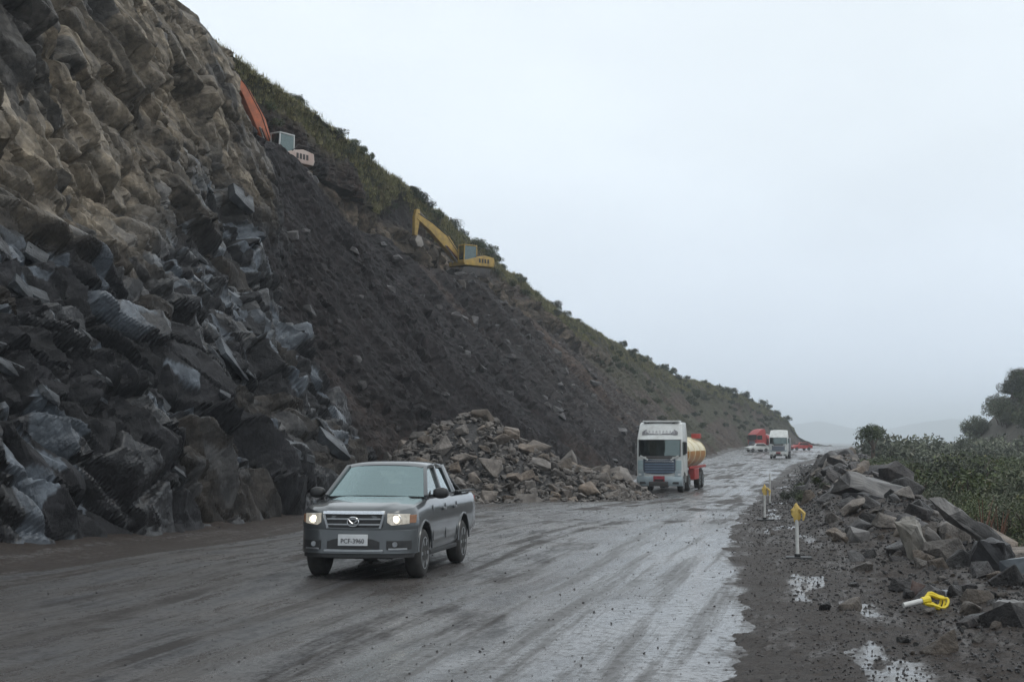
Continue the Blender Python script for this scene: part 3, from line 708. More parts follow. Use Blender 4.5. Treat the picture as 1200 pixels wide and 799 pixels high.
sme = np_mesh('shoulder', np.stack([SX, SY, SZ], -1).reshape(-1, 3), grid_faces(*SX.shape), M['road_wet'], True)
q = (SX - ROAD_R(SY)) / (EDGE_R(SY) - ROAD_R(SY))
pud = 0.8 * sst(0.56, 0.68, fbm((SX - 0.16 * SY) / 0.8, SY / 3.4, 5, 95, 0.6)) * (1 - sst(0.25, 0.45, q)) * sst(0.03, 0.12, q)
pattr(sme, 'wet', pud.ravel()); pattr(sme, 'mud', (1.0 - 1.0 * pud).ravel())
tag(link('shoulder', sme), kind='structure')

# -------- valley side to the right, under the thicket
hy = np.exp(np.linspace(math.log(6.0), math.log(420.0), 150)); ht = np.linspace(0, 1, 120) ** 1.5
HX = EDGE_R(hy)[:, None] + 2.5 + ht * 260; HY = np.repeat(hy[:, None], 120, 1)
def hill_z(X, Y):
    d = X - EDGE_R(Y)
    z = -2.35 + 0.85 * sst(40, 140, Y) + (fbm(X / 9, Y / 9, 3, 101) - 0.5) * 0.9 - 0.03 * np.clip(d, 0, 30)
    r = np.sqrt(((X - 89) / 28) ** 2 + ((Y - 190) / 70) ** 2)
    z = z + 31 * (1 - sst(0.0, 1.0, r))
    return z - 9 * sst(215, 320, Y) * (1 - sst(0.0, 1.0, 1 - r))
HZ = hill_z(HX, HY)
tag(link('hillside', np_mesh('hillside', np.stack([HX, HY, HZ], -1).reshape(-1, 3), grid_faces(*HX.shape), M['soil'], True)), kind='structure')

# ------------------------------------------------------------------ heap of fallen rock at the cliff foot
def heap_z(X, Y):
    h = 3.6 * np.exp(-(((X + 1.9) / 2.6) ** 2 + ((Y - 66) / 4.2) ** 2)) + 1.9 * np.exp(-(((X - 1.9) / 3.2) ** 2 + ((Y - 67.5) / 3.6) ** 2))
    h = h + 1.9 * np.exp(-(((X + 4.8) / 2.2) ** 2 + ((Y - 63.5) / 3.8) ** 2)) + 1.1 * np.exp(-(((X - 5.0) / 1.6) ** 2 + ((Y - 70.5) / 2.0) ** 2))
    return z_road(Y) - 0.35 + h
heap = tag(empty('rubble_heap', (0, 66, -0.5)), 'tall heap of broken brown rocks at the foot of the dark slope', 'rubble heap')
hx, hyv = np.meshgrid(np.linspace(-9, 9, 90), np.linspace(57, 76, 80))
hz = heap_z(hx, hyv) - 0.10 + 0.25 * (fbm(hx / 0.7, hyv / 0.7, 3, 111) - 0.5)
hm = np_mesh('heap_core', np.stack([hx, hyv - 66, hz + 0.5], -1).reshape(-1, 3), grid_faces(*hx.shape), M['dark_rock'], False)
link('heap_core', hm, heap)
random.seed(5); pts = []
tries = 0
while len(pts) < 300 and tries < 20000:
    tries += 1
    x = random.uniform(-7.5, 7.5); y = random.uniform(58, 72)
    h = float(heap_z(np.array(x), np.array(y)) - z_road(y))
    if h < 0.02: continue
    s = random.choice((.38, .45, .5, .6, .7, .8, .95, 1.15)) * (1.0 if h > .5 else .85)
    if any((x - a) ** 2 + (y - b) ** 2 < (0.40 * (s + c)) ** 2 for a, b, c in pts): continue
    pts.append((x, y, s))
    put(random.choice(PILE_R), 'rock', (x, y - 66, float(heap_z(np.array(x), np.array(y))) + 0.5 + 0.10 * s), s, heap)
fp = np.stack([rng.uniform(-8, 8, 4600), rng.uniform(58, 73, 4600)], -1); fz = heap_z(fp[:, 0], fp[:, 1]); ok = fz - z_road(fp[:, 1]) > -0.12
fp = fp[ok]; fz = fz[ok]
so_ = link('small_rocks', rocks_stuff('small_rocks', np.stack([fp[:, 0], fp[:, 1] - 66, fz + 0.5 + 0.05], -1), rng.uniform(.12, .40, len(fp)), 'pile_rock', 900), heap)
so_['kind'] = 'stuff'
big_b = boulder_mesh('boulder', 61, 'pale_rock', (2.0, 1.6, 1.5), 12, 3, 0.04)
for (x, y, s, lab) in ((4.6, 72.5, 1.0, 'pale wedge shaped boulder leaning at the low end of the rubble heap'), (3.2, 71.6, 0.85, 'rounded brown boulder beside the pale wedge at the heap end')):
    o = link('boulder', big_b.copy(), None); o.location = (x, y, float(z_road(y)) + 0.55 * s); o.rotation_euler = (0.3 * s, 0.5, 1.3 * s); o.scale = (s, s, s)
    if 'rounded' in lab: o.data.materials[0] = M['pile_rock']
    tag(o, lab, 'boulder', None)

# ------------------------------------------------------------------ rubble along the right-hand edge
rub = tag(empty('rubble_bank', (8, 25, 0)), 'long bank of loose grey and brown rubble along the road edge', 'rubble bank')
random.seed(9); n = 0; spots = []
while n < 300:
    y = 13.5 * (95 / 13.5) ** (random.random() ** 1.0); qv = random.uniform(0.12, 1.12)
    rr_, ee = float(ROAD_R(y)), float(EDGE_R(y)); x = rr_ + (ee - rr_) * qv
    dens = 0.05 + 0.95 * float(sst(0.3, 0.75, np.array(qv)))
    if random.random() > dens or x / y > 0.40: continue
    s = random.choice((.08, .10, .13, .17, .22, .30, .40)) * (0.62 + y / 38) * (0.40 + 0.95 * qv)
    if any((x - a) ** 2 + (y - b) ** 2 < (0.33 * (s + c)) ** 2 for a, b, c in spots): continue
    spots.append((x, y, s)); n += 1
    put(random.choice(DARK_R if random.random() < .5 else PILE_R), 'rock', (x - 8, y - 25, float(shoulder_z(np.array(x), np.array(y))) + 0.12 * s), s, rub)
yy = 12 * (150 / 12) ** rng.random(9500); qq = rng.beta(1.7, 1.2, 9500) * 1.15 + 0.03
xx = ROAD_R(yy) + (EDGE_R(yy) - ROAD_R(yy)) * qq; zz = shoulder_z(xx, yy)
ss = rng.uniform(.015, .08, 9500) * (0.55 + yy / 28) * (0.5 + 0.6 * qq)
o = link('gravel', rocks_stuff('gravel', np.stack([xx - 8, yy - 25, zz + 0.1 * ss], -1), ss, 'dark_rock', 950), rub); o['kind'] = 'stuff'

yy = 11 * (70 / 11) ** rng.random(7000); qq = rng.beta(1.2, 1.8, 7000) * 1.1 - 0.14 * rng.random(7000)
xx = ROAD_R(yy) + (EDGE_R(yy) - ROAD_R(yy)) * qq; zz = np.maximum(shoulder_z(xx, yy), road_z(xx, yy)); ss = rng.uniform(.010, .034, 7000) * (0.6 + yy / 28)
o = link('fine_gravel', rocks_stuff('fine_gravel', np.stack([xx - 8, yy - 25, zz + 0.1 * ss], -1), ss, 'dark_rock', 960), rub); o['kind'] = 'stuff'

def boulder(name, seed, m, dims, loc, rot, label, cat='boulder', n=14, rough=0.05, sink=0.0):
    o = link(name, boulder_mesh(name, seed, m, dims, n, 4, rough)); x, y = loc[:2]
    z = float(shoulder_z(np.array(x), np.array(y))) if len(loc) < 3 else loc[2]
    o.location = (x, y, z + dims[2] * 0.32 - sink); o.rotation_euler = rot
    return tag(o, label, cat)
boulder('boulder', 71, 'pale_rock', (0.95, 0.8, 0.95), (6.75, 23.7), (0.1, -0.25, 0.5), 'pale grey boulder with a peaked top among the edge rubble', n=12)
boulder('rock_slab', 72, 'grey_rock', (1.75, 0.55, 0.34), (8.05, 25.2, 0.50), (0.30, 0.56, 0.1), 'long tilted slab leaning behind the pale peaked boulder', 'rock slab', n=13)
boulder('boulder', 73, 'grey_rock', (2.15, 1.5, 0.78), (9.5, 37.5, 0.62), (0.12, 0.12, 0.2), 'wide flat topped boulder with a dark hollow underneath', n=14)
boulder('boulder', 74, 'black_rock', (1.5, 0.9, 0.7), (9.2, 36.6, 0.12), (0.0, 0.2, 0.1), 'low black boulder under the wide flat topped boulder', n=14)
boulder('boulder', 75, 'blue_rock', (0.62, 0.42, 0.5), (7.15, 20.1), (0.45, -0.2, 0.35), 'smooth blue grey block beside the thicket edge', n=10, rough=0.02)
boulder('boulder', 76, 'black_rock', (0.75, 0.6, 0.6), (7.1, 21.3), (0.1, 0.3, 0.9), 'black boulder behind the smooth blue grey block', n=13)
boulder('flat_stone', 77, 'blue_rock', (0.38, 0.3, 0.10), (5.63, 18.6), (0.25, 0.08, 0.3), 'flat pale blue grey stone behind the fallen yellow marker', 'stone', n=12, rough=0.02)
boulder('stone', 78, 'red_rock', (0.24, 0.2, 0.26), (5.18, 18.5), (0.1, 0.35, 0.2), 'reddish wedge shaped stone behind the fallen yellow marker', 'stone', n=10, rough=0.03)
boulder('stone', 79, 'grey_rock', (0.5, 0.4, 0.36), (6.6, 27.4), (0.2, 0.1, 0.2), 'square grey stone standing in front of the flat topped boulder', 'stone', n=11, rough=0.03)
boulder('boulder', 80, 'grey_rock', (0.55, 0.42, 0.36), (5.35, 15.4), (0.1, 0.1, 0.8), 'lumpy mid grey boulder on the mud in front of the fallen marker', n=13)
boulder('boulder', 81, 'black_rock', (0.6, 0.5, 0.4), (6.0, 15.9), (0.2, 0.1, 1.8), 'black boulder beside the lumpy mid grey boulder', n=13)

# -------- pebbles scattered over the road
yy = 11 * (60 / 11) ** rng.random(2400); xx = FOOT_X(yy) + 1 + (ROAD_R(yy) - FOOT_X(yy) - 1) * rng.beta(2.2, 1.3, 2400)
zz = road_z(xx, yy); ss = rng.uniform(.006, .018, 2400) * rng.choice([1, 1, 1, 1, 2.0], 2400) * (0.7 + yy / 45)
tag(link('road_pebbles', rocks_stuff('road_pebbles', np.stack([xx, yy, zz + 0.2 * ss], -1), ss, 'pebble', 970)), 'small dark pebbles scattered over the wet road', 'pebbles', kind='stuff')

# ------------------------------------------------------------------ vegetation
def foliage_mesh(name, seed, nclump, nleaf, leaf, dims, c1, c2, c3, hollow=0.55):
    r = np.random.default_rng(seed)
    d = r.normal(size=(nclump, 3)); d /= np.linalg.norm(d, axis=1, keepdims=True)
    d[:, 2] = np.abs(d[:, 2]) * 1.0 - 0.25
    cen = d * (r.uniform(hollow, 1.0, (nclump, 1))) * np.array(dims) / 2 * 0.8; cen[:, 2] += dims[2] * 0.42
    cr_ = r.uniform(.12, .26, nclump) * min(dims[0], dims[2] * 1.2)
    k = r.integers(0, nclump, nleaf)
    q_ = r.normal(size=(nleaf, 3)); q_ /= np.linalg.norm(q_, axis=1, keepdims=True)
    P = cen[k] + q_ * (cr_[k] * r.uniform(.35, 1.08, nleaf) ** 0.6)[:, None]
    P[:, 2] = np.maximum(P[:, 2], 0.03)
    u = r.normal(size=(nleaf, 3)); u += q_ * 0.3; u /= np.linalg.norm(u, axis=1, keepdims=True)
    v = np.cross(u, r.normal(size=(nleaf, 3))); v /= np.linalg.norm(v, axis=1, keepdims=True)
    L_ = leaf * r.uniform(.6, 1.5, (nleaf, 1)); W_ = L_ * r.uniform(.3, .5, (nleaf, 1))
    V = np.stack([P - u * L_ * .5, P + v * W_ * .5, P + u * L_ * .5, P - v * W_ * .5], 1).reshape(-1, 3)
    F = np.arange(nleaf * 4).reshape(-1, 4)
    me = np_mesh(name, V, F, M['leaf'], False)
    tcl = r.random(nclump)[k]; tl = r.random(nleaf)
    c = np.array(c1)[None] * (1 - tcl)[:, None] + np.array(c2)[None] * tcl[:, None]
    c = np.where((tl > 0.90)[:, None], np.array(c3)[None], c) * (0.75 + 0.5 * tl[:, None])
    pattr(me, 'col', np.repeat(c, 4, 0))
    return me
def stem_mesh(name, seed, dims, m='stem', n=6, r0=0.05):
    r = random.Random(seed); b = MB()
    for i in range(n):
        a = r.uniform(0, 6.28); e = Vector((math.cos(a) * dims[0] * .33, math.sin(a) * dims[1] * .33, dims[2] * r.uniform(.55, .8)))
        mid = e * .5 + Vector((r.uniform(-.1, .1), r.uniform(-.1, .1), .12 * dims[2]))
        b.tube([(e.x * .08, e.y * .08, -0.5), mid, e], [r0, r0 * .7, r0 * .3], 5)
    return b.mesh(name, m)
G1, G2, G3 = (0.050, 0.064, 0.030), (0.096, 0.110, 0.050), (0.12, 0.11, 0.058)
D1, D2, D3 = (0.034, 0.046, 0.026), (0.066, 0.080, 0.036), (0.10, 0.10, 0.05)
def shrub_proto(kind, seed):
    if kind == 'near': fm = foliage_mesh('foliage', seed, 26, 12000, 0.075, (3.0, 3.0, 3.0), G1, G2, G3, .45); dm = (3, 3, 3)
    elif kind == 'mid': fm = foliage_mesh('foliage', seed, 20, 5000, 0.15, (3.4, 3.4, 3.0), G1, G2, G3, .45); dm = (3.4, 3.4, 3)
    else: fm = foliage_mesh('foliage', seed, 15, 1300, 0.15, (2.3, 2.3, 1.8), D1, D2, D3, .35); dm = (2, 2, 1.7)
    return fm, stem_mesh('stems', seed, dm, n=7 if kind != 'crest' else 5)
PROT = {k: [shrub_proto(k, 200 + 10 * i + len(k)) for i in range(c)] for k, c in (('near', 5), ('mid', 5), ('crest', 6))}
def shrub(kind, loc, s, label, group, name='shrub', cat='shrub', sz=1.0):
    fm, sm = random.choice(PROT[kind]); e = empty(name, loc, random.uniform(0, 6.28)); k = random.uniform(.85, 1.2)
    e.scale = (s * k, s / k, s * sz)
    link('foliage', fm, e); link('stems', sm, e)
    return tag(e, label, cat, group)
# thicket beyond the edge
random.seed(31); put_ = []; tries = 0
far_pts = []
while len(put_) < 330 and tries < 30000:
    tries += 1
    y = 22 * (215 / 22) ** (random.random() ** 0.8)
    lo = float(EDGE_R(y)) + 1.6; hi = max(lo + 2.5, 0.385 * y + 1.5); x = random.uniform(lo, hi)
    s = random.choice((.5, .65, .8, .95, 1.1, 1.3, 1.5)) * (0.76 + 0.36 * min(1, y / 120))
    if y < 150: s = max(.45, min(s, (1.7 - .0030 * y - float(hill_z(np.array(x), np.array(y)))) / 2.75 * random.choice((.62, .75, .85, .95, 1.0, 1.05))))
    rad = 1.08 * s
    if any((x - a) ** 2 + (y - b) ** 2 < (rad * .62 + c * .62) ** 2 for a, b, c in put_): continue
    put_.append((x, y, rad)); z = float(hill_z(np.array(x), np.array(y)))
    if y > 112 and z < 1.5: far_pts.append((x, y, z - .1, s)); continue
    k = 'near' if y < 55 else 'mid'
    if y < 55: lab, gr = 'bushy olive green shrub in the thicket just past the rubble bank', 'shrubs of the near thicket'
    elif z > 1.5: lab, gr = 'dark green shrub growing up the steep hill across the thicket', 'shrubs on the steep hill'
    else: lab, gr = 'hazy green shrub in the thicket stretching away beyond the rubble', 'shrubs of the far thicket'
    shrub(k, (x, y, z - 0.1), s * (0.84 if y < 32 else 1), lab, gr)
# reddish bare stems at the thicket's foot
random.seed(12)
for k in range(5):
    b = MB(); y = random.uniform(26.5, 33); x = float(EDGE_R(y)) + random.uniform(.5, 1.6); z = float(shoulder_z(np.array(x), np.array(y)))
    o = empty('bare_sapling', (x, y, z - .1))
    for j in range(4):
        ex, ey = random.uniform(-.35, .35), random.uniform(-.3, .3); hgt = random.uniform(.6, 1.1)
        t = MB(); t.tube([(0, 0, -.1), (ex * .4, ey * .4, hgt * .5), (ex, ey, hgt)], [.02, .014, .005], 5); t.build('stem', 'red_stem', o)
    tag(o, 'thin leafless reddish sapling at the shaded foot of the thicket', 'sapling', 'reddish saplings at the thicket foot')
# lone tree on the skyline
te = tag(empty('tree', (30.3, 120, -0.2), 0.4), 'round crowned lone tree standing above the thicket on the skyline', 'tree')
tb = MB(); tb.tube([(0, 0, -.6), (.1, 0, 1.6), (0, .1, 3.0)], [.22, .16, .08], 8); tb.tube([(.08, 0, 1.5), (.9, .2, 2.7)], [.1, .04], 6); tb.tube([(.05, 0, 1.7), (-.8, -.1, 2.8)], [.1, .04], 6); tb.build('trunk', 'stem', te)
cm = link('crown', foliage_mesh('crown', 411, 30, 2400, 0.18, (3.0, 2.6, 2.1), D1, D2, D2, .3), te); cm.location = (0, 0, 1.9)
# trees on the steep hill's shoulder
random.seed(77)
tm_ = MB().tube([(0, 0, -.6), (.1, 0, 1.6), (0, .1, 3.0)], [.2, .15, .07], 7).mesh('trunk', 'stem'); cmm = foliage_mesh('crown', 433, 26, 2400, 0.24, (3.0, 3.0, 2.6), D1, D2, D2, .3)
k = 0
while k < 44:
    y = random.uniform(150, 205); x = random.uniform(.355 * y, .355 * y + 16); z = float(hill_z(np.array(x), np.array(y)))
    if z < 2.5: continue
    te2 = empty('tree', (x, y, z - .3), random.uniform(0, 6)); s = random.uniform(.8, 1.4); te2.scale = (s, s, s); k += 1
    link('trunk', tm_, te2); c_ = link('crown', cmm, te2); c_.location = (0, 0, 0.25)
    tag(te2, 'dark leafy tree on the steep hill across the valley', 'tree', 'trees on the steep hill')
# shrubs along the crest of the cut
random.seed(41); nb = 0
crest_far = []
while nb < 320:
    y = 50 * (395 / 50) ** random.random(); row = random.choice((5.2, 5.35, 5.5, 5.7, 5.85, 5.95, 6.0, 6.05, 6.15, 6.3))
    p, _ = cliff_at(y, row)
    dens = float(fbm(np.array(y / 9.0), np.array(row * 1.5), 3, 121))
    if dens < 0.36 + (0.06 if y < 110 else 0): continue
    s = random.choice((.28, .38, .5, .65, .85)) * (1.2 if y > 130 else 0.9) * (1.2 if row > 5.8 else .85)
    nb += 1
    if y > 200: crest_far.append((*(p - Vector((0, 0, .10 + .14 * s))), s)); continue
    if row > 5.75: lab, gr = 'dark green shrub on the skyline of the cut slope', 'shrubs on the skyline'
    else: lab, gr = 'low green shrub on the grassy strip below the skyline', 'shrubs below the skyline'
    shrub('crest', p - Vector((0, 0, .10 + .14 * s)), s, lab, gr, sz=random.uniform(.75, 1.1))
random.seed(43)
for k in range(90):                                     # scrub taking hold on the brown far slope
    y = random.uniform(185, 360); row = random.uniform(1.6, 4.8); p, _ = cliff_at(y, row)
    crest_far.append((*(p - Vector((0, 0, .1))), random.uniform(.4, .9)))
def scrub_mass(name, items, nclump, nleaf, leaf, dims, cols, label, seed):
    """far bushes that read as one mass"""
    ms = [foliage_mesh('f', seed + i, nclump, nleaf, leaf, dims, *cols, .4) for i in range(5)]
    data = []
    for me in ms:
        v = np.empty(len(me.vertices) * 3, np.float32); me.vertices.foreach_get('co', v)
        c = np.empty(len(me.vertices) * 4, np.float32); me.attributes['col'].data.foreach_get('color', c)
        data.append((v.reshape(-1, 3), c.reshape(-1, 4)[:, :3])); bpy.data.meshes.remove(me)
    VV, CC = [], []; r = np.random.default_rng(seed)
    for x, y, z, s in items:
        v, c = data[r.integers(5)]; a = r.uniform(0, 6.28); ca, sa = math.cos(a), math.sin(a)
        VV.append(v @ np.array([[ca, sa, 0], [-sa, ca, 0], [0, 0, 1]]) * s * r.uniform(.85, 1.2) + np.array([x, y, z])); CC.append(c * r.uniform(.7, 1.25))
    V = np.vstack(VV); me = np_mesh(name, V, np.arange(len(V)).reshape(-1, 4), M['leaf'], False); pattr(me, 'col', np.vstack(CC))
    return tag(link(name, me), label, 'scrub', kind='stuff')
scrub_mass('far_thicket', far_pts, 22, 1300, .30, (3.4, 3.4, 3.0), (G1, G2, G3), 'hazy green thicket running away to the skyline', 520)
scrub_mass('far_scrub', crest_far, 14, 500, .24, (2.0, 2.0, 1.7), (D1, D2, D3), 'hazy scrub on the far end of the cut hill', 560)
# grass on the strip below the skyline
def tufts(name, pts, hgt, seed, nb_=9):
    r = np.random.default_rng(seed); n_ = len(pts); P = np.repeat(np.array(pts), nb_, 0); m_ = len(P)
    a = r.uniform(0, 6.28, m_); ln = np.repeat(hgt, nb_) * r.uniform(.6, 1.25, m_); lean = r.uniform(.15, .8, m_) * ln
    P = P + np.stack([r.normal(0, .12, m_), r.normal(0, .12, m_), np.zeros(m_)], -1)
    w_ = .018 + .014 * r.random(m_)
    tip = P + np.stack([np.cos(a) * lean, np.sin(a) * lean, ln], -1); sd_ = np.stack([-np.sin(a) * w_, np.cos(a) * w_, np.zeros(m_)], -1)
    V = np.stack([P - sd_, P + sd_, tip], 1).reshape(-1, 3); F = np.arange(m_ * 3).reshape(-1, 3)
    me = np_mesh(name, V, F, M['grass'], False)
    t = np.repeat(r.random(n_), nb_); c = np.array([0.085, 0.09, 0.04])[None] * (1 - t)[:, None] + np.array([0.27, 0.24, 0.13])[None] * t[:, None]
    pattr(me, 'col', np.repeat(c, 3, 0)); return me
gp, gh = [], []
rg = np.random.default_rng(3)
I0 = int(np.argmin(np.abs(rv[:, 0] - 4.85))); I1 = int(np.argmin(np.abs(rv[:, 0] - 6.35)))
while len(gp) < 15000:
    y = 50 * (400 / 50) ** rg.random(); j = int(np.searchsorted(ys, y)); i = int(rg.integers(I0, I1))
    if veg[i, j] < 0.5 or (dirt[i, j] and rg.random() < .85): continue
    gp.append((CXv[i, j], CYv[i, j], CZv[i, j] - .04)); gh.append(rg.uniform(.18, .48))
tag(link('crest_grass', tufts('crest_grass', gp, np.array(gh), 8)), 'straw and green grass covering the strip below the skyline', 'grass', kind='stuff')

# ------------------------------------------------------------------ wheels
def wheel(parent, x, y, z, r, wd, side, rim_m='silver', spokes=6, rim_r=0.66):
    wo = MB().lathe_x([(-wd / 2, r * .62), (-wd / 2, r * .84), (-wd * .40, r * .96), (-wd * .2, r), (wd * .2, r), (wd * .40, r * .96), (wd / 2, r * .84), (wd / 2, r * .62)], 30).build('wheel', 'rubber', parent, ang=50)
    wo.location = (x, y, z)
    b = MB(); o = side * wd / 2
    b.lathe_x([(o * .2, r * rim_r), (o * 1.0, r * rim_r), (o * 1.02, r * rim_r * .93), (o * .72, r * rim_r * .86), (o * .55, r * rim_r * .4), (o * .2, r * rim_r * .3)], 28)
    for k in range(spokes):
        a = 2 * math.pi * k / spokes
        b.beam((o * .86, 0, 0), (o * .93, math.cos(a) * r * rim_r * .92, math.sin(a) * r * rim_r * .92), r * .13, abs(o) * .2, up=(1, 0, 0))
    b.cyl((o * .6, 0, 0), (o * 1.0, 0, 0), r * .13, r * .10, 12)
    b.build('rim', rim_m, wo)
    MB().cyl((o * .50, 0, 0), (o * .58, 0, 0), r * rim_r * .88, n=24).build('brake_disc', 'exc_dark', wo)
    return wo

# ------------------------------------------------------------------ pickup
def pickup():
    root = tag(empty('pickup_truck', (-2.35, 21.2, 0.0), R(-9.3)), 'dark grey double cab pickup with lit headlights on the wet road', 'pickup')
    W = 0.895
    yf = lambda x: 0.08 * (abs(x) / W) ** 2 + 0.32 * (abs(x) / W) ** 6
    def halfw(y):
        lo, hi = 0.0, W
        for _ in range(40):
            m = (lo + hi) / 2
            if yf(m) < y: lo = m
            else: hi = m
        return lo
    st_ = [0.012, .03, .05, .07, .10, .14, .19, .25, .32, .39, .55, .8, 1.05, 1.25, 1.5, 2.0, 2.6, 3.2, 3.42, 3.9, 4.5, 4.95, 5.03, 5.08]
    top = tab([0, .03, .08, .16, .4, .8, 1.25, 1.6, 3.4, 5.08], [.95, 1.00, 1.04, 1.075, 1.12, 1.165, 1.20, 1.215, 1.22, 1.225])
    bot = tab([0, .3, .5, 1.3, 1.5, 3.2, 4.6, 5.08], [.40, .38, .36, .36, .37, .38, .45, .50])
    rings = []
    for y in st_:
        wv = halfw(y) if y < .39 else W
        if y > 4.95: wv = W * (.985 if y < 5.05 else .965)
        zt = float(top(y)); zb = float(bot(y)); sh = .05 + .06 * min(1, y / .4)
        cr_ = .03 * (1 if y < 1.4 else .2)
        half = [(0.0, zt + cr_ * .9), (.45 * wv, zt + cr_ * .8), (.60 * wv, zt + cr_ * .6), (.68 * wv, zt - cr_ * .25), (.84 * wv, zt - .012), (.915 * wv, zt - sh * .38), (.962 * wv, zt - sh * .95), (.985 * wv, zt - sh * 1.9), (1.0 * wv, .86), (.998 * wv, .74), (.985 * wv, .58), (.965 * wv, zb + .06), (.93 * wv, zb), (.6 * wv, zb - .01), (0.0, zb - .01)]
        rings.append([(x, y, z) for x, z in half] + [(-x, y, z) for x, z in half[-2:0:-1]])
    body = MB().loft(rings).mesh('body', 'paint_grey')
    cut = []
    for yc in (.88, 3.88):
        for sx in (-1, 1):
            cut.append(MB().cyl((sx * .56, yc, .40), (sx * 1.2, yc, .40), .455, n=40).mesh('c', 'plastic_black'))
            
    cut.append(MB().box((0, 4.24, 1.05), (1.46, 1.5, .9)).mesh('c', 'plastic_black'))
    cut.append(MB().box((0, 2.35, 1.1), (1.44, 1.7, .7)).mesh('c', 'plastic_black'))
    bm_ = boolean_cut(body, cut)
    for p in bm_.polygons: p.use_smooth = True
    bm_.set_sharp_from_angle(angle=R(28)); 
    bo = link('body', bm_, root)
    # front patches laid on the nose
    def patch(name, xs_, z0, z1, off, m, parent, thick=.02, n=9, zf=None):
        xa = np.linspace(xs_[0], xs_[1], n); rg_ = []
        for x in xa:
            za, zb = (z0, z1) if zf is None else zf(x)
            dy = yf(x) - off
            rg_.append([(x, dy, za), (x, dy + .012 * (zb - za) / .2, zb), (x, dy + thick + .05, zb), (x, dy + thick + .05, za)])
        return MB().loft(rg_).build(name, m, parent, bevel=.004, seg=1)
    grille = patch('grille', (-.44, .44), .785, .985, .006, 'plastic_black', root, zf=lambda x: (.785 + .02 * (abs(x) / .44) ** 4, .985))
    for z in (.835, .915): patch('grille_bar', (-.41, .41), z - .012, z + .012, .020, 'silver', grille)
    patch('grille_trim', (-.47, .47), .985, 1.035, .022, 'chrome', root)
    for s in (-1, 1): MB().beam((s * .455, yf(.455) - .012, .98), (s * .40, yf(.4) - .012, .775), .035, .02, up=(0, 1, 0)).build('grille_trim', 'silver', root, bevel=.004, seg=1)
    patch('grille_trim', (-.40, .40), .765, .787, .012, 'paint_grey', root)
    # emblem: oval ring with winged bar
    eb = MB(); pts_ = [(math.cos(a) * .085, yf(0) - .035, .875 + math.sin(a) * .066) for a in np.linspace(0, 2 * math.pi, 25)]
    eb.tube(pts_, .011, 6); wing = [(-.078, .045), (-.035, -.005), (0, -.03), (.035, -.005), (.078, .045)]
    eb.tube([(x, yf(0) - .036, .875 + z) for x, z in wing], .012, 6); eb.build('emblem', 'chrome', root)
    # bumper
    bp = patch('bumper', (-.885, .885), .405, .755, .030, 'paint_grey', root, .03, 31)
    patch('bumper_intake', (-.40, .40), .47, .63, .036, 'plastic_black', bp, zf=lambda x: (.475, .635 - .05 * (abs(x) / .4) ** 4))
    patch('bumper_trim', (-.45, .45), .435, .468, .042, 'silver', bp)
    for s in (-1, 1):
        x0_, x1_ = sorted((s * .50, s * .83)); patch('fog_recess', (x0_, x1_), .47, .60, .036, 'plastic_black', bp, n=13)
        patch('fog_trim', sorted((s * .53, s * .78)), .462, .488, .046, 'silver', bp, n=11)
        fl = MB().cyl((s * .62, yf(.62) - .045, .545), (s * .62, yf(.62) + .02, .545), .038, n=14).build('fog_lamp', 'silver', bp)
    patch('bumper_lip', (-.84, .84), .345, .41, .008, 'plastic_black', root, .05, 27)
    # lamps
    for s in (-1, 1):
        hl = patch('headlight', sorted((s * .505, s * .80)), .80, 1.01, .012, 'headlamp', root, n=15, zf=lambda x: (.815 + .05 * max(0, (.57 - abs(x)) / .065) + .03 * (abs(x) - .505) / .3, 1.0 - .012 * (abs(x) - .505) / .3))
        patch('turn_signal', sorted((s * .802, s * .872)), .855, .975, .012, 'amber', hl, n=9)
        MB().cyl((s * .63, yf(.63) - .022, .915), (s * .63, yf(.63) - .012, .915), .048, n=16).build('bulb', 'bulb', hl)
        MB().tube([(s * .63 + math.cos(a) * .075, yf(.63) - .014, .915 + math.sin(a) * .07) for a in np.linspace(0, 6.283, 21)], .008, 6).build('reflector', 'chrome', hl)
    pl = patch('licence_plate', (-.225, .225), .525, .69, .052, 'plate_white', root, .0)
    text_mesh('plate_text', 'PCF-3960', .098, 'plate_ink', pl, (0, -.0575, .592), (R(90), 0, 0), .002, .92)
    # cab: pillars, roof, glass, inside
    C = {'Ab': (.80, 1.30, 1.205), 'At': (.635, 1.98, 1.665), 'Bb': (.815, 2.38, 1.21), 'Bt': (.65, 2.45, 1.69), 'Cb': (.80, 3.36, 1.21), 'Ct': (.63, 3.18, 1.67)}
    cabp = MB()
    for s in (-1, 1):
        P = {k: (v[0] * s, v[1], v[2]) for k, v in C.items()}
        cabp.beam(P['Ab'], P['At'], .075, .06, up=(s, 0, 0)); cabp.beam(P['Bb'], P['Bt'], .10, .05, up=(s, 0, 0)); cabp.beam(P['Cb'], P['Ct'], .20, .06, up=(s, 0, 0), w2=.16)
        cabp.beam(P['At'], P['Bt'], .06, .06); cabp.beam(P['Bt'], P['Ct'], .06, .06)
        cabp.beam(P['Ab'], P['Cb'], .05, .06)
    cabp.beam((-.8, 3.36, 1.2), (.8, 3.36, 1.2), .06, .08)
    cabp.build('cab_frame', 'paint_grey', root, bevel=.012, seg=2)
    rr_ = []
    for y, hw, z in ((1.93, .58, 1.655), (1.99, .63, 1.685), (2.1, .655, 1.705), (2.5, .67, 1.72), (2.9, .665, 1.715), (3.16, .645, 1.695), (3.24, .61, 1.665)):
        us = np.linspace(-1, 1, 13)
        rr_.append([(u * hw, y, z + .045 * (1 - abs(u) ** 3.2)) for u in us] + [(u * hw * .97, y, z - .045) for u in us[::-1]])
    MB().loft(rr_).build('roof', 'paint_grey', root)
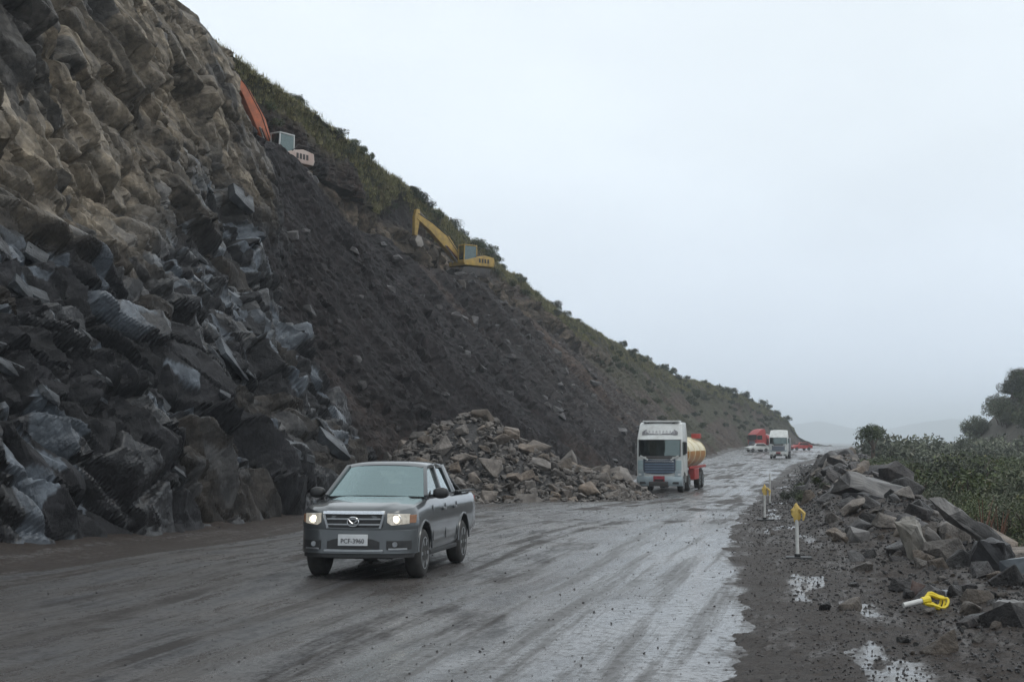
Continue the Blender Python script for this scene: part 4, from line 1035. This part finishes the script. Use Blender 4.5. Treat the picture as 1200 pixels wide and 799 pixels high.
    def pane(name, pts4, m, bow=(0, 0, 0), n=8):
        a, b, c, d = [Vector(p) for p in pts4]; g_ = MB(); rows = []
        for i in range(n + 1):
            t = i / n; row = []
            for j in range(n + 1):
                q_ = j / n; p = (a * (1 - q_) + b * q_) * (1 - t) + (d * (1 - q_) + c * q_) * t
                row.append(p + Vector(bow) * 4 * q_ * (1 - q_))
            rows.append(row)
        g_.loft(rows, caps=False, closed=False)
        return g_.build(name, m, root)
    pane('windscreen', ((-.775, 1.29, 1.21), (.775, 1.29, 1.21), (.61, 1.965, 1.665), (-.61, 1.965, 1.665)), 'windscreen', (0, -.10, .02))
    for s in (-1, 1):
        pane('front_window', ((s * .785, 1.42, 1.225), (s * .80, 2.34, 1.225), (s * .64, 2.41, 1.665), (s * .628, 2.0, 1.65)), 'side_glass')
        pane('rear_window', ((s * .80, 2.43, 1.225), (s * .79, 3.25, 1.225), (s * .625, 3.10, 1.65), (s * .642, 2.50, 1.665)), 'side_glass')
    pane('back_glass', ((-.76, 3.37, 1.23), (.76, 3.37, 1.23), (.60, 3.20, 1.65), (-.60, 3.20, 1.65)), 'side_glass')
    ws = MB()
    for s in (-1, 1): ws.beam((s * .05 - .3, 1.215, 1.212), (s * .05 + .25, 1.33, 1.262), .014, .014)
    ws.build('wipers', 'plastic_black', root)
    MB().box((0, 1.50, 1.12), (1.42, .42, .24)).build('dashboard', 'plastic_black', root, bevel=.04)
    MB().tube([(.38 + .19 * math.cos(a), 1.78 + .07 * math.sin(a), 1.17 + .18 * math.sin(a)) for a in np.linspace(0, 2 * math.pi, 21)], .016, 6).build('steering_wheel', 'plastic_black', root)
    for x in (-.37, .37):
        se = MB().box((x, 2.16, .95), (.5, .52, .2)).box((x, 2.42, 1.22), (.46, .14, .56), (R(-12), 0, 0)).build('seat', 'seat_fabric', root, bevel=.04)
        MB().box((x, 2.49, 1.55), (.24, .09, .16)).build('headrest', 'seat_fabric', se, bevel=.03)
    MB().box((0, 3.1, 1.12), (1.3, .14, .5), (R(-12), 0, 0)).box((0, 2.9, .92), (1.3, .5, .16)).build('rear_seat', 'seat_fabric', root, bevel=.03)
    # doors: joints, handles, mirrors
    for s in (-1, 1):
        d = MB()
        for y in (1.46, 2.40, 3.30): d.beam((s * .889, y, .52), (s * .880, y, 1.08), .009, .016, up=(0, 1, 0))
        d.build('door_gap', 'plastic_black', root)
        for y in (2.20, 3.08): MB().box((s * .905, y, 1.0), (.04, .20, .045)).build('door_handle', 'paint_grey', root, bevel=.012)
        mo = MB(); rg_ = []
        for k, (sc_, dy) in enumerate(((.55, -.085), (.88, -.06), (1.0, -.01), (.98, .045), (.9, .05))):
            rg_.append([(s * 1.005 + math.cos(a) * .125 * sc_ * (1 if abs(math.cos(a)) < .9 else 1), 1.46 + dy, 1.265 + math.copysign(abs(math.sin(a)) ** .7, math.sin(a)) * .088 * sc_) for a in np.linspace(0, 2 * math.pi, 21)[:-1]])
        mr_ = mo.loft(rg_).build('side_mirror', 'plastic_black', root, ang=60)
        MB().beam((s * .80, 1.44, 1.215), (s * .93, 1.45, 1.225), .05, .05).build('mirror_arm', 'plastic_black', mr_)
        MB().prism([(1.22, 1.165), (1.52, 1.21), (1.50, 1.30)], 'x', s * .825 - .008, s * .825 + .008).build('mirror_base', 'plastic_black', mr_)
        # wheel arch lips and side sill
        for yc in (.88, 3.88):
            MB().tube([(s * .893, yc + math.cos(a) * .462, .40 + math.sin(a) * .462) for a in np.linspace(R(2), R(178), 22)], .017, 6).build('arch_lip', 'paint_grey', root)
        MB().box((s * .80, 2.38, .345), (.14, 2.05, .07)).build('side_sill', 'plastic_black', root, bevel=.015)
        MB().box((s * .5, 5.09, .95), (.0001 + .16, .03, .36)).build('tail_light', 'red_paint', root, bevel=.01).location = (s * .27, 0, 0)
    # sports bar in the bed
    sb = MB()
    for s in (-1, 1):
        sb.tube([(s * .70, 3.50, 1.10), (s * .63, 3.47, 1.56), (s * .56, 3.47, 1.62), (0, 3.46, 1.635)], .036, 8)
        sb.tube([(s * .64, 3.50, 1.55), (s * .70, 3.85, 1.36), (s * .76, 4.20, 1.21)], .036, 8)
        sb.tube([(s * .69, 3.62, 1.22), (s * .69, 3.80, 1.38)], .03, 6)
    sb.build('sports_bar', 'plastic_black', root)
    for s in (-1, 1): MB().box((s * .82, 4.24, 1.235), (.11, 1.52, .03)).build('bed_rail', 'plastic_black', root, bevel=.008)
    MB().box((0, 5.10, .55), (1.6, .12, .16)).build('rear_bumper', 'plastic_black', root, bevel=.02)
    ub = MB().box((0, 2.5, .40), (1.02, 4.4, .18)).box((0, .88, .36), (1.2, .12, .1)).box((0, 3.88, .36), (1.2, .12, .1)); ub.build('underbody', 'exc_dark', root)
    for yc in (.88, 3.88):
        for s in (-1, 1): wheel(root, s * .765, yc, .372, .372, .25, s)
    return root
pk = pickup()
def seat_on_road(o, front, rear):                      # stand the wheels on the uneven road
    c, sn = math.cos(o.rotation_euler.z), math.sin(o.rotation_euler.z); h = []
    for yl in (front, rear):
        h.append(np.mean([float(road_z(np.array(o.location.x + xl * c - yl * sn), np.array(o.location.y + xl * sn + yl * c))) for xl in (-.76, .76)]))
    p = math.atan2(h[1] - h[0], rear - front); o.rotation_euler.x = p; o.location.z = h[0] - front * math.tan(p) - .012
seat_on_road(pk, .88, 3.88)

# ------------------------------------------------------------------ tractor cab-over truck with tank
def rbox(b, c, d, m, name, parent, bev=.04, rot=None, seg=3, taper=(1, 1)):
    return MB().box(c, d, rot, taper).build(name, m, parent, bevel=bev, seg=seg)
def cab(root, white, grille_m, bumper_m, H=3.85, tall=True, corner=None):
    """cab-over cab: nose at y=0, width 2.5, front faces -y"""
    prof = [(0.0, .55), (0.0, 1.85), (.10, 2.92), (.16, 3.0), (.34, 3.40), (.62, 3.75), (1.0, H), (2.1, H), (2.15, 3.0), (2.15, .9), (1.6, .9), (1.6, .55)]
    if not tall: prof = [(0.0, .55), (0.0, 1.85), (.10, 2.92), (.2, 3.05), (.75, 3.5), (1.3, 3.8), (1.8, 3.9), (2.1, 3.85), (2.15, 3.0), (2.15, .9), (1.6, .9), (1.6, .55)]
    rings = []
    for x, k in ((-1.25, .97), (-1.22, 1.0), (-.6, 1.012), (0, 1.016), (.6, 1.012), (1.22, 1.0), (1.25, .97)):
        rings.append([(x * (1 if z < 2.9 else (1 - (z - 2.9) * .06)), y + .10 * (abs(x) / 1.25) ** 4 if y < .5 else y, .55 + (z - .55) * (k if z > 3.2 else 1)) for y, z in prof])
    bm_ = MB().loft(rings).mesh('cab', white, bevel=.02, seg=2)
    cut = [MB().cyl((s * .85, .95, .52), (s * 1.4, .95, .52), .62, n=32).mesh('c', white) for s in (-1, 1)]
    bm_ = boolean_cut(bm_, cut)
    for p in bm_.polygons: p.use_smooth = True
    bm_.set_sharp_from_angle(angle=R(30))
    cb = link('cab', bm_, root)
    def fr(x, z):   # nose surface
        y = np.interp(z, [.55, 1.85, 2.92, 3.0, 3.4, 3.75], [0, 0, .10, .16, .34, .62]); return float(y + .10 * (abs(x) / 1.25) ** 4)
    def fpatch(name, x0_, x1_, z0, z1, off, m, parent, th=.03, n=9, zc=None):
        rg_ = []
        for x in np.linspace(x0_, x1_, n):
            zz0, zz1 = (z0, z1) if zc is None else zc(x)
            rg_.append([(x, fr(x, zz0) - off, zz0), (x, fr(x, zz1) - off, zz1), (x, fr(x, zz1) + th, zz1), (x, fr(x, zz0) + th, zz0)])
        return MB().loft(rg_).build(name, m, parent, bevel=.006, seg=1)
    wsn = fpatch('windscreen', -1.16, 1.16, 1.98, 2.92, .008, 'exc_dark', cb, n=15)
    wsn2 = fpatch('windscreen_glass', -1.12, 1.12, 2.02, 2.88, .02, 'truck_glass', cb, .004, n=15)
    fpatch('sun_visor', -1.14, 1.14, 2.90, 3.02, .16, white, cb, .02, n=15)
    if tall:
        sp = fpatch('roof_sign', -.98, .98, 3.16, 3.46, .012, 'sign_grey', cb, n=11, zc=lambda x: (3.16, 3.46 - .12 * max(0, (abs(x) - .8) / .18)))
        x = -.76
        for k, wd in enumerate((.15, .12, .13, .14, .12, .13, .13, .10, .12)):
            a = fr(x, 3.3)
            lt = MB(); lt.beam((x - wd * .35, fr(x, 3.23) - .018, 3.22), (x - wd * .12, fr(x, 3.38) - .018, 3.40), .03, .01, up=(0, 1, 0)); lt.beam((x + wd * .35, fr(x, 3.23) - .018, 3.22), (x + wd * .08, fr(x, 3.38) - .018, 3.40), .03, .01, up=(0, 1, 0))
            if k % 2: lt.beam((x - wd * .25, a - .018, 3.30), (x + wd * .25, a - .018, 3.30), .03, .01, up=(0, 1, 0))
            lt.build('lettering', 'letter_pale', sp); x += .19
        for xx_ in (-.7, .7): MB().cyl((xx_, .62, 3.80), (xx_, .70, 3.83), .07, n=12).build('roof_lamp', 'exc_dark', cb)
        rbox(None, (0, 1.05, H + .05), (2.0, 1.0, .10), white, 'roof_rack', cb, .03)
    gr = fpatch('grille', -.88, .88, 1.02, 1.80, .03, grille_m, cb, n=9, zc=lambda x: (1.02 + .10 * (abs(x) / .88) ** 3, 1.80 + .06 * (abs(x) / .88) ** 2))
    for k in range(5): fpatch('grille_bar', -.80, .80, 1.12 + .14 * k, 1.17 + .14 * k, .055, 'grille_blue' if k != 4 else 'chrome', gr, .0)
    if corner:
        for s in (-1, 1): fpatch('corner_panel', *sorted((s * .90, s * 1.20)), 1.24, 1.78, .018, corner, cb, n=7)
    fpatch('brand_panel', -.72, .72, 1.84, 1.97, .02, 'exc_dark', cb)
    for s in (-1, 1):
        MB().beam((s * .62, -.03, 1.80), (s * 1.05, .01, 2.02), .09, .05, up=(0, 1, 0)).build('grille_trim', white, cb, bevel=.01)
        xs_ = sorted((s * .84, s * 1.18)); hl = fpatch('headlight', xs_[0], xs_[1], .92, 1.20, .03, 'truck_silver', cb, n=7)
        fpatch('indicator', *sorted((s * 1.0, s * 1.16)), .95, 1.05, .04, 'plate_white', hl, n=5)
        # side window and mirror
        sw = MB().prism([(.32, 2.05), (1.35, 2.05), (1.35, 2.80), (.42, 2.80)], 'x', s * 1.25, s * 1.262).build('side_window', 'exc_dark', cb)
        MB().prism([(.36, 2.09), (1.31, 2.09), (1.31, 2.76), (.45, 2.76)], 'x', s * 1.264, s * 1.270).build('side_glass', 'truck_glass', sw)
        mr_ = rbox(None, (s * 1.42, .12, 2.45), (.16, .14, .62), 'plastic_black', 'mirror', root, .03)
        MB().beam((s * 1.2, .25, 2.72), (s * 1.42, .14, 2.72), .04).build('mirror_arm', 'plastic_black', mr_)
    bp = MB(); rg_ = []
    for x in np.linspace(-1.26, 1.26, 15):
        yy_ = .12 * (abs(x) / 1.26) ** 4 - .10
        rg_.append([(x, yy_, .38), (x, yy_ - .03, .62), (x, yy_, .90), (x, yy_ + .35, .90), (x, yy_ + .35, .38)])
    bpo = bp.loft(rg_).build('bumper', bumper_m, root, bevel=.02)
    rbox(None, (0, -.145, .78), (.62, .03, .30), 'red_reflector', 'bumper_panel', bpo, .01)
    rbox(None, (0, -.165, .70), (.50, .02, .11), 'plastic_black', 'licence_plate', bpo, .004)
    for s in (-1, 1): rbox(None, (s * .9, -.08, .55), (.34, .06, .12), 'plastic_black', 'fog_lamp', bpo, .01)
    rbox(None, (0, .5, .5), (1.0, 2.0, .25), 'exc_dark', 'engine_underside', root, .02)
    return cb
def truck_wheels(root, ys_, r=.50):
    for y in ys_:
        for s in (-1, 1): wheel(root, s * 1.04, y, r, r, .32, s, 'truck_silver', 5, .55)
def tanker():
    yw = 78.0; root = tag(empty('tanker_truck', (8.05, yw, float(z_road(yw)) + .01), R(-15)), 'white cab tanker truck with cream and orange tank beside the rubble heap', 'truck')
    cab(root, 'truck_white', 'truck_grille', 'truck_silver', corner='truck_teal')
    ch = MB()
    for s in (-1, 1): ch.box((s * .42, 6.2, .95), (.12, 8.2, .24))
    ch.build('chassis', 'exc_dark', root)
    # elliptical tank: cream upper half, orange lower half
    def half(a0, a1, name, m, k=1.0):
        rg_ = []
        for y, q_ in ((3.0, .55), (3.05, .82), (3.2, 1.0), (6, 1.0), (10.0, 1.0), (10.15, .82), (10.2, .55)):
            rg_.append([(math.cos(a) * 1.24 * q_ * k, y, 2.12 + math.sin(a) * .92 * q_ * k) for a in np.linspace(a0, a1, 17)])
        return MB().loft(rg_).build(name, m, root)
    half(R(8), R(172), 'tank', 'tank_cream'); half(R(-188), R(8), 'tank_belly', 'tank_orange')
    for y in (3.1, 5.4, 7.7, 10.05):
        MB().tube([(math.cos(a) * 1.25, y, 2.12 + math.sin(a) * .93) for a in np.linspace(0, 2 * math.pi, 33)], .025, 6).build('tank_band', 'tank_cream', root)
    MB().cyl((0, 4.3, 2.9), (0, 4.3, 3.2), .35).build('manhole', 'tank_cream', root); MB().cyl((0, 7.0, 2.9), (0, 7.0, 3.2), .35).build('manhole', 'tank_cream', root)
    rbox(None, (.75, 9.6, 3.12), (.5, .8, .28), 'red_paint', 'hazard_box', root, .02); rbox(None, (.55, 3.6, 3.05), (.6, .7, .5), 'cream_cloth', 'bundle', root, .08)
    for s in (-1, 1):
        MB().box((s * 1.22, 6.6, 1.32), (.08, 7.0, .14)).build('side_rail', 'red_paint', root, bevel=.01)
        rbox(None, (s * 1.12, 5.6, .92), (.36, 1.9, .62), 'red_paint', 'tool_box', root, .03)
        for y in (7.7, 9.1): MB().tube([(s * 1.06, y + math.cos(a) * .62, .52 + math.sin(a) * .62) for a in np.linspace(R(20), R(160), 9)], .09, 6).build('mudguard', 'exc_dark', root)
    truck_wheels(root, (.95, 3.2, 7.7, 9.1))
    return root
tanker()
def far_truck():
    yw = 196.0; root = tag(empty('lorry', (36.6, yw, float(z_road(yw)) + .01), R(-15)), 'white lorry with a rounded tall roof on the distant road', 'truck')
    cab(root, 'truck_white', 'sign_grey', 'truck_white', tall=False)
    rbox(None, (0, 4.9, 1.9), (2.45, 5.0, 1.9), 'sign_grey', 'cargo_box', root, .05); rbox(None, (0, 4.9, .85), (.9, 5.6, .25), 'exc_dark', 'chassis', root, .02)
    truck_wheels(root, (.95, 5.6, 6.8))
far_truck()
def red_truck():
    y0 = 251.0; root = tag(empty('red_lorry', (42.2, y0, float(z_road(y0)) + .0), R(-62)), 'red tanker lorry parked at the foot of the far slope', 'truck')
    cab(root, 'red_paint', 'sign_grey', 'truck_white', H=3.5, tall=False)
    rg_ = []
    for y, q_ in ((2.5, .7), (2.7, 1.0), (6.4, 1.0), (6.6, .7)): rg_.append([(math.cos(a) * 1.2 * q_, y, 2.0 + math.sin(a) * .95 * q_) for a in np.linspace(0, 6.283, 25)[:-1]])
    MB().loft(rg_).build('tank', 'red_paint', root)
    for y in (3.3, 4.5, 5.7): MB().tube([(math.cos(a) * 1.21, y, 2.0 + math.sin(a) * .96) for a in np.linspace(0, 6.283, 25)], .12, 6).build('tank_band', 'plate_white', root)
    rbox(None, (0, 4.4, .85), (1.0, 4.6, .3), 'exc_dark', 'chassis', root, .02)
    truck_wheels(root, (.95, 5.0, 6.0))
red_truck()
def small_car(x, y, rz, m, label, wagon=False):
    root = tag(empty('car', (x, y, float(z_road(y)) + .02), rz), label, 'car')
    pr = [(0, .35), (0, .75), (.95, .92), (1.5, 1.42), (3.1, 1.45), (3.9, 1.0), (4.2, .95), (4.2, .35)]
    MB().loft([[(xx_ * (1 if z < 1 else .82), yy_, z) for yy_, z in pr] for xx_ in (-.85, .85)]).build('body', m, root, bevel=.06, seg=3)
    for s in (-1, 1): MB().prism([(1.25, .98), (1.62, 1.36), (3.0, 1.38), (3.5, 1.02)], 'x', s * .76, s * .80).build('side_window', 'exc_dark', root)
    MB().face([(-.62, 1.02, 1.02), (.62, 1.02, 1.02), (.6, 1.40, 1.36), (-.6, 1.40, 1.36)]); b = MB(); b.beam((0, 1.06, 1.06), (0, 1.40, 1.38), 1.2, .03, up=(0, 1, 0)); b.build('windscreen', 'exc_dark', root)
    for yw in (.8, 3.4):
        for s in (-1, 1): wheel(root, s * .78, yw, .31, .31, .2, s)
    for s in (-1, 1): rbox(None, (s * .6, -.01, .68), (.3, .04, .14), 'plate_white', 'headlight', root, .01)
small_car(40.6, 247, R(-70), 'truck_white', 'small white car in front of the distant red tanker lorry')
small_car(51.2, 262, R(-68), 'red_paint', 'small red car behind the distant white lorry')

# ------------------------------------------------------------------ excavators on the bench
def excavator(loc, rz, cols, boom, stick_end, label, pitch=0.0, cab_m=None, scale=1.0):
    """faces local -x; boom is a polyline in local x/z, stick_end its last point"""
    c1, c2, c3 = cols
    root = tag(empty('excavator', loc, rz), label, 'excavator'); root.rotation_euler = (0, pitch, rz); root.scale = (scale,) * 3
    for s in (-1, 1):
        tr_ = []
        prof = [(-1.7, .45), (-1.55, .15), (-1.25, 0), (1.25, 0), (1.55, .15), (1.7, .45), (1.55, .75), (1.25, .88), (-1.25, .88), (-1.55, .75)]
        tk = MB().prism(prof, 'y', s * 1.15 - .28, s * 1.15 + .28).build('track', 'exc_dark', root, bevel=.05)
        for k in range(5): MB().cyl((-1.2 + .6 * k, s * 1.44, .32), (-1.2 + .6 * k, s * 1.46, .32), .16, n=12).build('roller', 'exc_dark', tk)
    MB().box((0, 0, .6), (1.6, 1.8, .5)).cyl((0, 0, .7), (0, 0, 1.1), .6).build('undercarriage', 'exc_dark', root)
    MB().prism([(-1.3, 1.08), (2.3, 1.08), (2.45, 1.4), (2.35, 2.0), (1.2, 2.15), (.4, 2.0), (-1.3, 1.5)], 'y', -1.25, 1.25).build('body', c1, root, bevel=.08, seg=3)
    rbox(None, (2.15, 0, 1.45), (.55, 2.4, .72), c3, 'counterweight', root, .12)
    rbox(None, (1.2, .2, 2.2), (1.1, 1.2, .16), 'exc_dark', 'engine_hood', root, .04)
    cbm = cab_m or c1
    cx, cyy = -.55, -.75
    cf = MB()
    for x, y in ((-.78, -.42), (.78, -.42), (.78, .42), (-.78, .42)): cf.beam((cx + x, cyy + y, 1.5), (cx + x * (.88 if x < 0 else 1), cyy + y, 2.98), .09, .09, up=(1, 0, 0))
    cf.box((cx + .03, cyy, 3.02), (1.6, .96, .09)).box((cx, cyy, 1.42), (1.66, .96, .34)); cf.build('cab', cbm, root, bevel=.015)
    for y in (-.43, .43): MB().box((cx, cyy + y, 2.28), (1.42, .012, 1.3)).build('cab_window', 'truck_glass', root)
    MB().box((cx - .74, cyy, 2.28), (.012, .76, 1.3)).build('cab_window', 'truck_glass', root)
    rbox(None, (cx + .2, cyy, 1.95), (.5, .5, .8), 'seat_fabric', 'seat', root, .05)
    # boom: tapered box section with a bend
    bl = boom; secs = [.7, 1.15, .8, .5][:len(bl)] if len(bl) == 4 else [.55, .8, .45]
    def limb(name, pts_, hs, m, wdt):
        rg_ = []
        for i, (x, z) in enumerate(pts_):
            a = Vector(pts_[max(i - 1, 0)]); b = Vector(pts_[min(i + 1, len(pts_) - 1)]); d = (b - a).normalized(); nrm = Vector((-d.y, d.x)); h = hs[i] / 2
            rg_.append([(x + nrm.x * h, .25 - wdt / 2, z + nrm.y * h), (x + nrm.x * h, .25 + wdt / 2, z + nrm.y * h), (x - nrm.x * h, .25 + wdt / 2, z - nrm.y * h), (x - nrm.x * h, .25 - wdt / 2, z - nrm.y * h)])
        return MB().loft(rg_).build(name, m, root, bevel=.03)
    bo_ = limb('boom', bl, secs, c2, .55)
    for dy_ in (-.04, .54):
        hp = [(x, dy_, z + .5 * secs[i] + .03) for i, (x, z) in enumerate(bl)]
        MB().tube(hp, .035, 6).build('hose', 'exc_dark', root)
    MB().beam((bl[0][0], -.06, bl[0][1] - .25), (bl[1][0] - .1, -.06, bl[1][1] - .45), .10, .35, up=(0, 1, 0)).build('boom_shade_plate', 'exc_shade_brown', root)  # added plate, its brown imitates the shadow below the boom
    MB().cyl((1.6, .5, 2.1), (1.6, .5, 2.75), .07, n=10).build('exhaust', 'exc_dark', root)
    MB().tube([(-.3, -1.22, 1.55), (.6, -1.22, 2.4), (2.0, -1.22, 2.4), (2.1, -1.22, 2.0)], .03, 6).build('handrail', 'exc_dark', root)
    for k in range(4): MB().box((.55 + .35 * k, -1.262, 1.6), (.22, .02, .4)).build('vent', 'exc_dark', root)
    tip = Vector(bl[-1]); se = Vector(stick_end); back = tip + (tip - se).normalized() * .7
    limb('stick', [tuple(back), tuple(tip), tuple(se)], [.35, .62, .32], c2 if cols[2] != 'exc_white' else 'exc_steel', .42)
    d = (se - tip).normalized(); nx = Vector((-d.y, d.x)); nx = nx if nx.x > 0 else -nx
    bk = [tuple(se), tuple(se + d * .5 - nx * .25), tuple(se + d * 1.05 + nx * .1), tuple(se + d * 1.1 + nx * .55), tuple(se + d * .8 + nx * .8), tuple(se + d * .1 + nx * .45)]
    MB().prism(bk, 'y', -.25, .75).build('bucket', 'exc_steel', root, bevel=.03)
    m1 = Vector(bl[1])
    for s in (-.1, .6):
        MB().tube([(-1.2, s, 1.35), ((m1.x - .2), s, m1.y - .35)], [.09, .07], 8).build('boom_cylinder', 'exc_steel', root)
    top_ = m1 * .55 + tip * .45
    MB().tube([(top_.x, .25, top_.y + .45), (back.x, .25, back.y)], [.10, .07], 8).build('stick_cylinder', 'exc_steel', root)
    return root
p1_, _ = cliff_at(90.5, 3.4); p2_, _ = cliff_at(124.0, 3.4)
excavator((-14.7, 89.0, 18.6), R(56), ('exc_pale', 'exc_orange', 'exc_white'), [(-.9, 1.8), (-2.0, 3.7), (-3.5, 5.6), (-4.7, 6.7)], (-6.4, 7.6), 'orange excavator with raised boom and white cab high on the cliff', cab_m='exc_white', scale=.86)
excavator((-3.9, 123.0, 16.1), R(40), ('exc_yellow', 'exc_yellow', 'exc_yellow'), [(-.9, 1.7), (-2.5, 3.3), (-4.2, 4.5), (-5.9, 5.4)], (-6.1, 3.6), 'yellow excavator working on the bench of the scree slope', scale=.9)

random.seed(55)
for cx_, cy_, cz_ in ((-14.2, 88.2, 18.2), (-3.2, 120.8, 16.2)):       # blocks piled in front of the tracks
    for k in range(12):
        y = cy_ + random.uniform(-2.5, 1.5); p, n_ = cliff_at(y, random.uniform(2.93, 3.2))
        put(random.choice(DARK_R + PILE_R[:5]), 'rock', p, random.uniform(.4, .95), cliff)
# ------------------------------------------------------------------ marker posts
def marker(x, y, h, lean, label, bag=True, flat=1.0):
    z = float(max(shoulder_z(np.array(x), np.array(y)), z_road(y)))
    root = tag(empty('marker_post', (x, y, z), random.uniform(-.3, .3)), label, 'marker post')
    MB().cyl((0, 0, 0), (lean, 0, h), .032, .030, 12).build('pole', 'post_white', root)
    MB().box((.02, 0, .025), (.44, .30, .05)).build('base', 'plastic_black', root, bevel=.012)
    MB().cyl((0, 0, .05), (0, 0, .10), .055, n=12).build('collar', 'plastic_black', root)
    if bag:
        fm = MB(); rg_ = []
        for k, (zz_, rr_) in enumerate(((-.16, .035), (-.12, .06), (-.04, .075), (.04, .085), (.09, .06), (.12, .05), (.145, .015))):
            rg_.append([(lean + math.cos(a) * rr_ * (.78 + .34 * math.sin(3 * a + 1.7 * k) + .15 * math.sin(5 * a + k)) * flat, math.sin(a) * rr_ * .5, h - .04 + zz_ + .02 * math.sin(2 * a + k)) for a in np.linspace(0, 2 * math.pi, 13)[:-1]])
        fm.loft(rg_).build('wrapping', 'flag_yellow', root, ang=20)
        MB().tube([(lean + .05, -.05, h + .02), (lean + .13, -.06, h - .06), (lean + .11, -.08, h - .18)], [.03, .035, .015], 6).build('loose_end', 'flag_yellow', root)
random.seed(3)
marker(4.98, 25.0, .86, -.01, 'white marker post with a yellow wrapped top standing at the wet shoulder', True, 1.1)
marker(6.92, 39.2, .88, .01, 'white marker post with a small yellow top leaning by the rubble', True, .9)
marker(10.1, 56.0, 1.25, .01, 'tall thin white marker post without any yellow top', False)
# fallen marker
fx, fy = 4.66, 17.1; fz_ = float(shoulder_z(np.array(fx), np.array(fy)))
fr_ = tag(empty('fallen_marker', (fx, fy, fz_ + .05), R(8)), 'fallen white marker with bright yellow loops lying on the mud', 'marker post')
MB().cyl((0, 0, .04), (.30, .02, .10), .032, .032, 12).build('pole', 'post_white', fr_)
lp = MB()
for k, (rx_, rz_, ph) in enumerate(((.15, .06, 0), (.13, .085, .5), (.11, .05, 1.0))):
    lp.tube([(.42 + rx_ * math.cos(a), .02 + .06 * math.sin(a + ph) + .03 * k, .08 + rz_ * math.sin(a) + .02 * math.cos(3 * a)) for a in np.linspace(0, 2 * math.pi, 19)], .017, 6)
lp.build('loop', 'tape_yellow', fr_); MB().cyl((.24, .02, .085), (.34, .02, .105), .045, n=10).build('sleeve', 'tape_yellow', fr_)

# weeds at the road edge
random.seed(15)
for k in range(7):
    y = random.uniform(48, 64); x = float(ROAD_R(y)) + (float(EDGE_R(y)) - float(ROAD_R(y))) * random.uniform(.25, .7)
    shrub('crest', (x, y, float(shoulder_z(np.array(x), np.array(y))) - .08), random.uniform(.2, .38), 'small green weed growing among the roadside rubble', 'weeds in the rubble', 'weed', 'weed')

# ------------------------------------------------------------------ moist air
hb = MB().box((0, 1750, 41), (12100, 9600, 100.2)).mesh('haze', None, smooth=False)
hm_ = bpy.data.materials.new('haze'); hm_.use_nodes = True; t = hm_.node_tree; t.nodes.clear()
ho = N(t, 'ShaderNodeOutputMaterial'); pv = N(t, 'ShaderNodeVolumePrincipled')
pv.inputs['Color'].default_value = (0.88, 0.945, 1.0, 1); pv.inputs['Density'].default_value = 0.00045; pv.inputs['Anisotropy'].default_value = 0.0
t.links.new(pv.outputs[0], ho.inputs['Volume'])
hb.materials.append(hm_)
tag(link('haze', hb), 'pale blue grey misty air over the whole valley', 'haze', kind='stuff')
